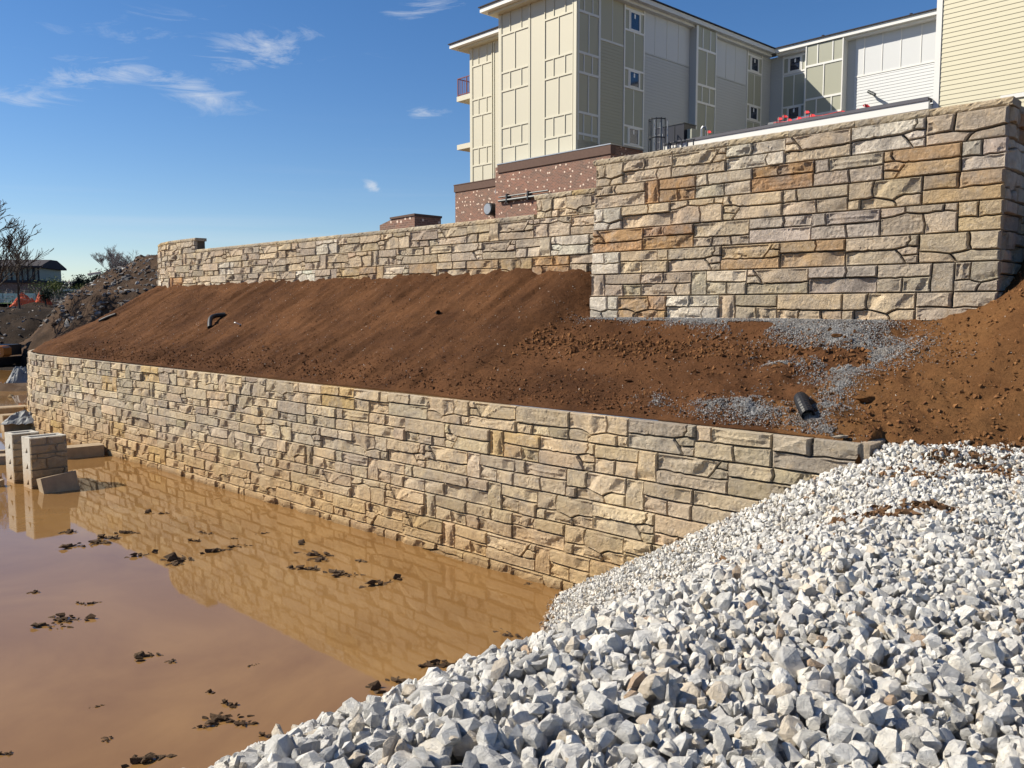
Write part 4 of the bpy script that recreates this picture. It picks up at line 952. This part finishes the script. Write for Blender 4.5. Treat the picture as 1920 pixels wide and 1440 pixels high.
# ------------------------------------------------------------------ things on the bank
def pipe(pts, rad, label, open_end=True, mat='black', name='drain_pipe'):
    """ribbed pipe along points: alternating ring radii give the corrugation"""
    P_ = []; rr = []
    V_ = [Vector(p) for p in pts]; L_ = sum((V_[i + 1] - V_[i]).length for i in range(len(V_) - 1)); k = max(8, int(L_ / .022))
    for i in range(k + 1):
        u = i / k * (len(V_) - 1); a = min(int(u), len(V_) - 2); f = u - a
        p = [V_[max(a - 1, 0)], V_[a], V_[a + 1], V_[min(a + 2, len(V_) - 1)]]
        q = .5 * ((2 * p[1]) + (p[2] - p[0]) * f + (2 * p[0] - 5 * p[1] + 4 * p[2] - p[3]) * f * f + (3 * p[1] - 3 * p[2] + p[3] - p[0]) * f ** 3)
        P_.append(q); rr.append(rad * (1.0 if i % 2 else .93))
    mb = MB().tube(P_, rr, 14, caps=False); inner = len(mb.v); mb.tube(P_[::-1], [x * .85 for x in rr[::-1]], 14, caps=False)
    n_ = len(P_)
    for j in range(14): mb.f.append((j, (j + 1) % 14, inner + (n_ - 1) * 14 + (j + 1) % 14, inner + (n_ - 1) * 14 + j))
    o = mb.build(name, M[mat]); props(o, label, 'pipe'); return o
def onb(t, n, dz=0.):
    p = bank_pt([t], [n])[0]; return Vector((p[0], p[1], p[2] + dz))
pipe([onb(5.38, 11.62, -.06), onb(5.36, 11.42, .06), onb(5.22, 11.15, .12), onb(5.02, 10.92, .07)], .095, 'short curved black drain pipe in the gravel above the near end of the low wall')
pipe([onb(25.9, 13.5, .0), onb(25.95, 13.2, .16), onb(25.7, 12.9, .20), onb(25.3, 12.66, .04)], .075, 'arched black drain pipe on the upper slope of the bank towards the far left')
pipe([onb(34.5, 13.3, .05), onb(34.8, 13.05, .08), onb(35.1, 12.8, .05)], .06, 'straight black pipe lying near the far left edge of the bank')
pipe([onb(15.6, 13.6, .03), onb(15.4, 13.45, .06)], .05, 'tiny black pipe stub in the middle of the bank')
p = onb(23.75, 12.82, .04); o = MB().box(-.16, .16, -.035, .035, -.01, .02).build('plastic_strip', M['white'], loc=p, rot=(0, .35, .9)); props(o, 'small white plastic strip lying beside the arched drain pipe', 'strip')
def lump(name, loc, sz, mat, label, cat, seed, sq=(1, .8, .6), rot=0.):
    V, F = hull_rock(seed, 18, .05); V = V * np.array(sq) * sz; o = obj(name, fastmesh(name, V, F, mat), loc=loc, rot=(0, 0, rot)); o.color = (.58, .50, .38, 1)
    return props(o, label, cat)
lump('soil_lump', onb(4.6, 11.8, .04), .36, M['dirt_or'], 'largest orange soil lump at the foot of the gravel spill', 'soil lump', 41)
lump('soil_lump', onb(5.7, 13.35, .03), .26, M['dirt_or'], 'orange soil lump in the middle of the grey gravel', 'soil lump', 42)
lump('flat_stone', onb(4.45, 10.62, .06), .27, M['stone'], 'pale flat stone resting on top of the low wall near its right end', 'stone', 43, (1, .6, .3), .4)
lump('field_stone', onb(8.55, 11.7, .03), .16, M['dirt'], 'small brown stone alone on the bare soil left of the gravel', 'stone', 44)

# ------------------------------------------------------------------ mud clods in the water
CL = [(-8.2,18.91,.2),(-7.81,18.76,.16),(-9.07,17.15,.3),(-8.02,16.66,.34),(-7.88,17.07,.26),(-8.2,16.16,.34),(-8.03,16.35,.3),(-6.85,15.55,.22),(-6.22,15.21,.34),(-6.0,15.28,.26),(-6.02,14.95,.26),(-6.25,16.47,.2),(-5.62,15.73,.3),(-5.18,16.09,.2),(-5.52,16.66,.1),(-6.25,17.07,.14),(-4.12,16.35,.2),(-3.62,15.55,.34),(-3.5,15.21,.34),(-3.56,14.63,.3),(-3.05,14.42,.28),(-2.74,14.27,.24),(-2.72,15.11,.16),(-2.14,13.93,.3),(-3.91,14.73,.14),(-5.06,17.07,.12),(-7.7,13.42,.17),(-6.7,12.89,.12),(-6.52,12.89,.13),(-6.54,11.89,.26),(-6.56,12.14,.2),(-6.46,12.25,.26),(-4.89,10.85,.2),(-4.76,10.92,.16),(-4.41,10.7,.14),(-3.26,9.48,.18),(-3.26,9.13,.24),(-3.08,9.13,.22),(-2.91,9.03,.16),(-3.33,8.98,.1),(-3.61,9.82,.09),(-4.76,9.46,.07),(-4.3,8.69,.13),(-5.2,8.39,.12),(-3.71,8.25,.26),(-3.3,10.6,.07),(-.98,10.55,.26),(-.8,10.66,.24),(-1.66,9.93,.22),(-.02,11.6,.2),(.27,13.85,.12),(-2.6,8.75,.16),(-1.4,10.1,.2)]
CM = []
for k in range(8):
    rg = np.random.default_rng(800 + k); Vq, Fq = [], []; bb = 0
    for j in range(16):
        V, F = hull_rock(900 + 20 * k + j, 9, 0, (1, .7, .5)); V = V * (1 + .35 * fbm(V * 5, 2, j))[:, None] * rg.uniform(.10, .40) * (1.3 if j < 3 else 1) + np.array([rg.normal(0, .30 if k % 2 else .20), rg.normal(0, .13), rg.uniform(-.08, .09)]); Vq.append(V); Fq.append(F + bb); bb += len(V)
    CM.append(fastmesh('mud_clod', np.concatenate(Vq), np.concatenate(Fq), M['mudclod']))
BIGL = {3: 'longest dark mud clump in the water, right of the block stacks', 8: 'widest mud clump at the foot of the wall reflection, left of centre', 17: 'largest grey brown mud clump in the middle of the wall reflection', 29: 'grey stony mud clump alone in the left half of the water', 36: 'largest muddy clod in the water near the bottom centre', 44: 'dark mud clod at the bottom edge of the water', 23: 'flat mud clump furthest right beneath the low wall'}
for i, (x, y, sz) in enumerate(CL):
    o = obj('mud_clod', CM[i % 8], None, (x, y, .0), (0, 0, RNG.uniform(-.7, .7) + 3.14 * (i % 2)), (sz * 1.8, sz * 1.5, sz * 1.7))
    if i in BIGL: props(o, BIGL[i], 'mud clod')
    else: props(o, 'small wet brown mud clod poking out of the muddy water', 'mud clod', 'mud clods in the water')

# ------------------------------------------------------------------ precast blocks standing in the water
def precast(loc, rz, L, Wd, h, label, trough=False, tilt=0., faced=True, group=None, mat='concrete', seed=0):
    e = empty('concrete_block', loc, label, 'concrete block', group, rz); e.rotation_euler = (tilt, 0, rz)
    prof = [(0, 0, 0), (0, .16, 0), (0, .20, .15), (0, .34, .0), (0, Wd, 0), (0, Wd, h), (0, 0, h)]
    if trough:
        prof = prof[:5] + [(0, Wd, h), (0, Wd - .12, h), (0, Wd - .15, h - .14), (0, .17, h - .14), (0, .14, h), (0, 0, h)]
    mb = MB(); mb.poly([(.0, p[1] + .05, p[2]) for p in prof][::-1], (L, 0, 0)); mb.build('body', M[mat], e)
    if trough:
        for x in (0, L - .1): MB().box(x + .002, x + .1, .2, Wd - .09, h - .139, h - .004).build('end_lip', M[mat], e)
    if faced:
        for q in block_variant(seed % 9, bool(seed % 2), 0):
            if q[3] is None: q[3] = fastmesh('stone', q[0], q[1], M['mud_stone'])
            o = obj('stone', q[3], e, (0, .05, 0), None, (L / BW, .75, h / BH)); o.color = (.44, .37, .27, 1)
    return e
RZB = R(47); h = .41
for si, (cx_, cy_, nm) in enumerate(((-12.15, 21.3, 'right hand'), (-13.0, 22.0, 'left hand'))):
    for k in range(4):
        z = 1.31 - h * (k + 1)
        precast((cx_, cy_, z), RZB, .88 - (.22 if si else 0), .58, h - .006, '%s of the %s stack standing in the water' % (('trough topped block, topmost', 'second block from the top', 'third block from the top', 'lowest half sunk block')[k], nm), k == 0, mat='concrete_st', seed=k + 3 * si)
precast((-11.52, 20.75, -.10), R(43), .82, .42, .50, 'tilted block leaning in the water in front of the right hand stack', tilt=R(-10), faced=False, mat='concrete_d').rotation_euler[1] = R(-7)
precast((-13.6, 25.6, -.12), R(38), 1.15, .6, .46, 'broken topped block lying in the water between the stacks and the wall', faced=False, mat='concrete_d')
precast((-15.7, 24.6, -.05), R(12), .8, .5, .3, 'low block sunk just behind the block stacks', faced=False, mat='concrete_d')
precast((-21.2, 34.6, -.1), R(40), 1.3, .7, .62, 'pale block in the water by the far end of the low wall', faced=True, mat='concrete_d', seed=2)
precast((-20.2, 33.6, -.15), R(40), .9, .6, .5, 'smaller block beside the wall foot at the far end', faced=True, mat='concrete_d', seed=4)
precast((-18.9, 31.5, -.1), R(38), 1.1, .7, .42, 'muddy block under the plastic bag behind the block stacks', faced=False, mat='concrete_d')
for q in (((-16.6, 26.3), 'long muddy timber in the water at the left edge'), ((-13.9, 21.6), 'muddy timber touching the foot of the left hand stack')):
    o = MB().box(-1.4, .75, -.12, .12, -.1, .16).build('timber', M['concrete_d'], loc=(q[0][0], q[0][1], 0), rot=(0, 0, R(10))); props(o, q[1], 'timber')
def crumple(name, loc, sx_, sy_, hz, mat, label, cat, seed, rz=0.):
    k = 26; u = np.linspace(-1, 1, k); a, b = np.meshgrid(u, u, indexing='ij'); a = a.ravel(); b = b.ravel()
    z = hz * (1 - a * a) * (1 - b * b) + hz * .5 * np.abs(fbm(np.c_[a, b] * 2.2, 3, seed)) * (1 - np.maximum(a * a, b * b) * .7)
    V = np.c_[a * sx_, b * sy_, z]; i = np.arange(k - 1)[:, None] * k + np.arange(k - 1)[None]; F = np.stack([i, i + k, i + k + 1, i + 1], -1).reshape(-1, 4)
    o = obj(name, fastmesh(name, V, F, mat), loc=loc, rot=(0, 0, rz)); return props(o, label, cat)
crumple('plastic_bag', (-18.35, 31.9, .28), .75, .45, .32, M['plastic'], 'crumpled grey plastic bag on the muddy block behind the stacks', 'plastic bag', 5, .2)
crumple('plastic_sheet', (-29.6, 51.2, .1), .75, .6, .8, M['plastic'], 'grey clear plastic sheet heaped at the far end of the low wall', 'plastic sheet', 6, .3)
for i, (x, y, s) in enumerate(((-23.0, 38.8, .35), (-22.0, 37.2, .3), (-26.0, 44.0, .4), (-20.9, 35.6, .3), (-15.2, 24.3, .25), (-14.2, 24.0, .2), (-16.8, 27.0, .25), (-26.5, 42.0, .3), (-13.8, 22.6, .2))):
    V, F = hull_rock(60 + i, 14); o = obj('debris_stone', fastmesh('debris_stone', V * s, F, M['mud_stone']), loc=(x, y, .05)); o.color = (.50, .40, .26, 1)
    props(o, 'small muddy stone in the shallows around the block stacks', 'stone', 'muddy stones in the shallows')

# ------------------------------------------------------------------ far ground, left
def f_far(x, y):
    base_ = -.4 + 5.2 * sstep(73, 84, y + 2 * fbm(np.c_[x * .03, y * .03], 2, 2)) + 2.2 * sstep(85, 220, y) + 5 * sstep(220, 700, y)
    z = base_ + (.45 * fbm(np.c_[x, y] * .25, 4, 8) + .2 * np.abs(fbm(np.c_[x, y] * .9, 3, 12))) * sstep(60, 70, y) * (1 - .8 * sstep(90, 130, y))
    return np.c_[x, y, z]
sheet('far_ground', M['darkdirt'], np.arange(-110, 30, .8), np.concatenate([np.arange(52, 100, .5), np.arange(100, 260, 5), np.arange(260, 1500, 60)]), f_far)
def f_land(x, y): return np.c_[x, y, -1.2 + .0 * x]
sheet('ground', M['darkdirt'], np.linspace(-1500, 1500, 30), np.linspace(-1500, 1500, 30), f_land)
# mud bar between the two ponds
def f_bar(x, y):
    d = np.abs(y - 48.6) / 1.4; z = .32 * np.clip(1 - d * d, -1, 1) + .10 * fbm(np.c_[x, y] * 1.3, 3, 14) - .05
    return np.c_[x, y, z]
sheet('mud_bar', M['mudclod'], np.arange(-60, -24, .25), np.arange(46.6, 50.8, .15), f_bar)
def f_shore(x, y):
    z = -.25 + .34 * sstep(61, 66, y) + .08 * fbm(np.c_[x, y] * .9, 3, 15); return np.c_[x, y, z]
sheet('far_shore', M['darkdirt'], np.arange(-80, -20, .5), np.arange(58, 70, .4), f_shore)
# rubble pile behind the end of the upper wall
def f_pile(u, v):
    cx0, cy0 = -27.0, 78.0; r = v; a = u
    x = cx0 + r * np.cos(a) * 1.05; y = cy0 + r * np.sin(a) * .8
    z = 12.7 - r * .60 - .55 * np.clip(r - 12, 0, None) + .35 * fbm(np.c_[x, y] * .5, 4, 17) + .22 * np.abs(fbm(np.c_[x, y] * 2.2, 3, 18))
    return np.c_[x, y, np.minimum(z, 9.2 + .12 * fbm(np.c_[x, y] * .6, 3, 19))]
M['pile'] = dirt_mat('brown_heap_soil', (.045, .031, .023), (.095, .062, .042), .8)
pile = sheet('rubble_mound', M['pile'], np.linspace(0, 2 * math.pi, 170), np.linspace(.05, 26, 170), f_pile); props(pile, 'dark heap of soil and broken rock behind the far end of the upper wall', None, None, 'structure')
k = 2600; a = RNG.uniform(math.pi * .9, math.pi * 1.75, k); r = RNG.uniform(1, 14, k) ** 1.0; P = f_pile(a, r); sz = .10 + .75 * RNG.random(k) ** 3.2 * (.35 + r / 14)
scatter('broken_rock', P, sz, np.array([(.15, .15, .155), (.08, .08, .08), (.24, .24, .24), (.45, .44, .41), (.08, .055, .04)])[RNG.choice(5, k, p=[.28, .3, .14, .05, .23])], FAR[:10], M['gravel'], 'broken grey rock over the dark heap', .6)
k = 2600; x = RNG.uniform(-52, -24, k); y = RNG.uniform(60, 86, k); P = f_far(x, y); sz = .08 + .5 * RNG.random(k) ** 3.5
scatter('broken_rock', P, sz, np.array([(.20, .20, .21), (.10, .10, .10), (.34, .34, .34), (.12, .08, .055)])[RNG.choice(4, k, p=[.3, .3, .15, .25])], FAR[:10], M['gravel'], 'broken rock on the dark cutting at the left', .6)
o = MB().box(-.5, .5, -.2, .2, -.08, .10).build('concrete_slab', M['concrete'], loc=(-34.6, 71.2, 7.5), rot=(.1, -.18, .35)); props(o, 'pale broken concrete slab on the edge of the dark rubble heap', 'slab')

# excavator at the left edge, seen from the rear
ex = empty('excavator', (-41.0, 66.0, .1), 'orange excavator parked beyond the far pond at the left edge', 'excavator', rz=R(4))
MB().poly([(-1.9, 0, .75), (1.45, 0, .75), (1.6, 0, .95), (1.6, 0, 1.45), (1.42, 0, 1.6), (-1.9, 0, 1.6)], (0, 1.2, 0)).build('counterweight', M['exc'], ex)
MB().box(-1.9, 1.3, 1.21, 3.4, .8, 1.65).build('engine_deck', M['dmetal'], ex); MB().box(-1.9, -.8, 1.5, 3.2, 1.651, 3.0).build('cab', M['navy'], ex)
for x in (-1.7, .9):
    tr = MB().poly([(x, -.4, .1), (x, 3.9, .1), (x, 4.2, .4), (x, 3.9, .68), (x, -.4, .68), (x, -.7, .4)], (.5, 0, 0)).build('track', M['black'], ex)
MB().tube([(-1.5, 2.8, 1.7), (-1.9, 4.5, 4.6), (-3.6, 8.0, 3.2)], [.3, .28, .2], 6).build('boom', M['exc'], ex)
tc = bpy.data.curves.new('lettering', 'FONT'); tc.body = 'CASE'; tc.size = .52; tc.extrude = .01; tc.align_x = 'CENTER'
to = bpy.data.objects.new('lettering', tc); COL.objects.link(to); bpy.context.view_layer.update()
tm = bpy.data.meshes.new_from_object(to.evaluated_get(bpy.context.evaluated_depsgraph_get())); bpy.data.objects.remove(to)
tm.materials.clear(); tm.materials.append(M['sticker']); obj('lettering', tm, ex, (.75, -.012, 1.0), (R(90), 0, 0))

# trees ---------------------------------------------------------------
def bare_tree(loc, h, spread, label, seed, mat='bark', levels=5, lean=(0, 0), r0=.16, group=None, minr=.02):
    rg = random.Random(seed); e = empty('bare_tree', loc, label, 'tree', group)
    tk, cr_ = MB(), MB()
    def grow(p, d, L, r, lv):
        n_ = 4; pts = [p]; rr = [r]; q = p.copy(); dd = d.copy()
        for i in range(n_):
            dd = (dd + Vector((rg.uniform(-1, 1), rg.uniform(-1, 1), rg.uniform(-.5, .9))) * .16).normalized(); q = q + dd * L / n_; pts.append(q.copy()); rr.append(max(minr, r * (1 - .45 * (i + 1) / n_)))
        (tk if lv < 2 else cr_).tube(pts, rr, 6 if lv < 2 else 3, caps=False)
        if lv >= levels: return
        for j in range(rg.choice((3, 4)) if lv else 5):
            i = rg.randint(2, n_) if lv else rg.randint(1, n_); a = rg.uniform(0, 6.28)
            nd_ = (dd + Vector((math.cos(a) * spread, math.sin(a) * spread, rg.uniform(-.15, .55))) * rg.uniform(.55, 1.)).normalized()
            grow(pts[i], nd_, L * rg.uniform(.55, .8), rr[i] * rg.uniform(.5, .7), lv + 1)
    grow(Vector((0, 0, 0)), Vector((lean[0], lean[1], 1)).normalized(), h * .36, r0, 0)
    tk.build('trunk', M[mat], e); o = cr_.build('crown', M[mat], e); return e
bare_tree((-42.4, 68.5, 1.5), 13.5, .95, 'large bare tree at the left edge of the picture', 4, r0=.36, levels=6, lean=(.12, 0))
bare_tree((-46.0, 80.0, 4.6), 8.0, .5, 'slender leafless tree with a straight trunk at the left edge', 9, r0=.12, levels=4)
bare_tree((-94.0, 200.0, 7.5), 11.5, .75, 'far bare round tree left of the dark rubble heap', 15, 'twig', 6, r0=.35)
bare_tree((-88.5, 196.0, 7.5), 11, .75, 'far bare tree partly behind the dark rubble heap', 16, 'twig', 6, r0=.35)
bare_tree((-102.0, 210.0, 7.5), 5.5, .7, 'lowest far bare tree beside the end of the long hall', 17, 'twig', 5, r0=.2)
def leafy(loc, w, h, mat, label, cat, seed, nleaf=900, ls=.35):
    e = empty(cat.replace(' ', '_'), loc, label, cat); rg = np.random.default_rng(seed)
    MB().tube([(0, 0, -.5), (0, 0, h * .5)], [.12, .06], 6).build('trunk', M['bark'], e)
    cc = rg.normal(0, .33, (9, 3)) * (w * .5, w * .5, h * .32) + (0, 0, h * .55); i = rg.integers(0, 9, nleaf)
    C_ = cc[i] + rg.normal(0, 1, (nleaf, 3)) * (w * .15, w * .15, h * .13); C_[:, 2] = np.clip(C_[:, 2], 0.05, h)
    a = rg.normal(size=(nleaf, 3)); a /= np.linalg.norm(a, axis=1)[:, None]; b = np.cross(a, rg.normal(size=(nleaf, 3))); b /= np.linalg.norm(b, axis=1)[:, None]
    V = np.stack([C_ - a * ls, C_ + b * ls * .6, C_ + a * ls], 1).reshape(-1, 3); obj('crown', fastmesh('crown', V, np.arange(nleaf * 3).reshape(-1, 3), M[mat]), e)
leafy((-65.0, 122.0, 4.9), 4.2, 4.6, 'ltwig', 'budding olive green shrub in front of the hall end', 'shrub', 1, 1500, .16)
leafy((-61.5, 124.0, 4.6), 4.4, 3.6, 'ltwig', 'smaller olive green shrub right of the other one', 'shrub', 2, 1500, .16)
leafy((-46.8, 86.0, 4.9), 1.0, 2.0, 'ever', 'small dark evergreen bush near the orange netting', 'bush', 3, 700, .12)
for i, (x, y, w, hh) in enumerate(((-98.5, 205, 6, 7.6), (-93.5, 207, 5, 8.8), (-105.5, 212, 6, 6.4))):
    leafy((x, y, 6.5), w, hh, 'ever', ('dark evergreen tree left of the far bare tree', 'taller pointed dark evergreen among the far trees', 'lowest dark evergreen next to the hall end')[i], 'evergreen tree', 20 + i, 2200, .4)
# far woods belt
rgw = np.random.default_rng(5); k = 16000; x = rgw.uniform(-190, -20, k); top = 12.6 + 1.6 * fbm(np.c_[x * .05, x * 0], 3, 44); y = 235 + rgw.uniform(-8, 8, k); z = 5 + (top - 5) * rgw.random(k) ** .7
a = rgw.normal(size=(k, 3)); a /= np.linalg.norm(a, axis=1)[:, None]; b = np.roll(a, 1, 1); C_ = np.c_[x, y, z]
o = obj('far_woods', fastmesh('far_woods', np.stack([C_ - a * .8, C_ + b * .5, C_ + a * .8], 1).reshape(-1, 3), np.arange(k * 3).reshape(-1, 3), M['twig'])); props(o, 'belt of leafless woods on the horizon', None, None, 'stuff')
# brush in front of it
k = 9000; x = rgw.uniform(-70, -25, k); y = rgw.uniform(86, 118, k); g = f_far(x, y); z = g[:, 2] + rgw.random(k) ** 1.5 * 1.6; a = rgw.normal(size=(k, 3)); a /= np.linalg.norm(a, axis=1)[:, None]; b = np.roll(a, 1, 1); C_ = np.c_[x, y, z]
o = obj('dry_brush', fastmesh('dry_brush', np.stack([C_ - a * .3, C_ + b * .08, C_ + a * .3], 1).reshape(-1, 3), np.arange(k * 3).reshape(-1, 3), M['twig'])); props(o, 'dry leafless brush on the rise at the left', None, None, 'stuff')
# long hall with panels between dark columns
hl = empty('long_hall', (-110.0, 200.0, 6.0), 'long dark roofed hall with pale panels between dark columns behind the trees', 'building', rz=R(8))
MB().box(-46, 0, 0, 14, -1, 4.7).build('brick_base', M['brick'], hl); MB().box(-46, .3, -.5, 14.5, 4.701, 5.3).build('floor_band', M['roof'], hl)
MB().box(-46, -.2, .3, 14, 5.301, 8.2).build('wall', M['dgrey'], hl)
for k, x in enumerate(np.arange(-44, 0, 1.18)): MB().box(x, x + (.28 if k % 3 else .5), .0, .299, 5.301, 8.2).build('column', M['roof'], hl)
MB().poly([(-46, -.9, 8.2), (-46, 15, 8.2), (-46, 15, 8.6), (-46, 9, 10.3), (-46, 5, 10.3), (-46, -.9, 8.6)], (46.8, 0, 0)).build('roof', M['roof'], hl)
sh = MB().box(0, 26, 0, 6, 0, 2.6); o = empty('low_shed', (-104, 192, 6.0), 'low dark shed with a grey roof right of the hall', 'building', rz=R(3)); sh.build('wall', M['roof'], o); MB().box(-.3, 26.3, -.3, 6.3, 2.601, 3.1).build('roof', M['gmetal'], o)
# orange netting, grass, pale wall at the left edge
for i, (x, y, w, hh, lab) in enumerate(((-50.0, 88, 1.5, 1.3, 'widest sagging piece of orange safety netting at the left'), (-47.6, 87, .9, 1.5, 'peaked piece of orange safety netting in the middle of the three'), (-44.6, 86, .9, .8, 'small low piece of orange netting furthest right'))):
    crumple('safety_netting', (x, y, 4.75), w, .25, hh * .75, M['orange'], lab, 'netting', 30 + i, .1)
def f_grass(x, y): return np.c_[x, y, f_far(x, y)[:, 2] * 0 + 5.15 + .012 * (y - 88)]
sheet('grass_patch', M['grass'], np.arange(-75, -50, .6), np.arange(88, 120, 1.2), f_grass)
o = MB().box(-9, 0, 0, .5, 0, 1.0).build('low_wall', M['greyp'], loc=(-52.5, 94, 5.3)); props(o, 'low pale grey wall above the green grass at the left edge', 'wall')
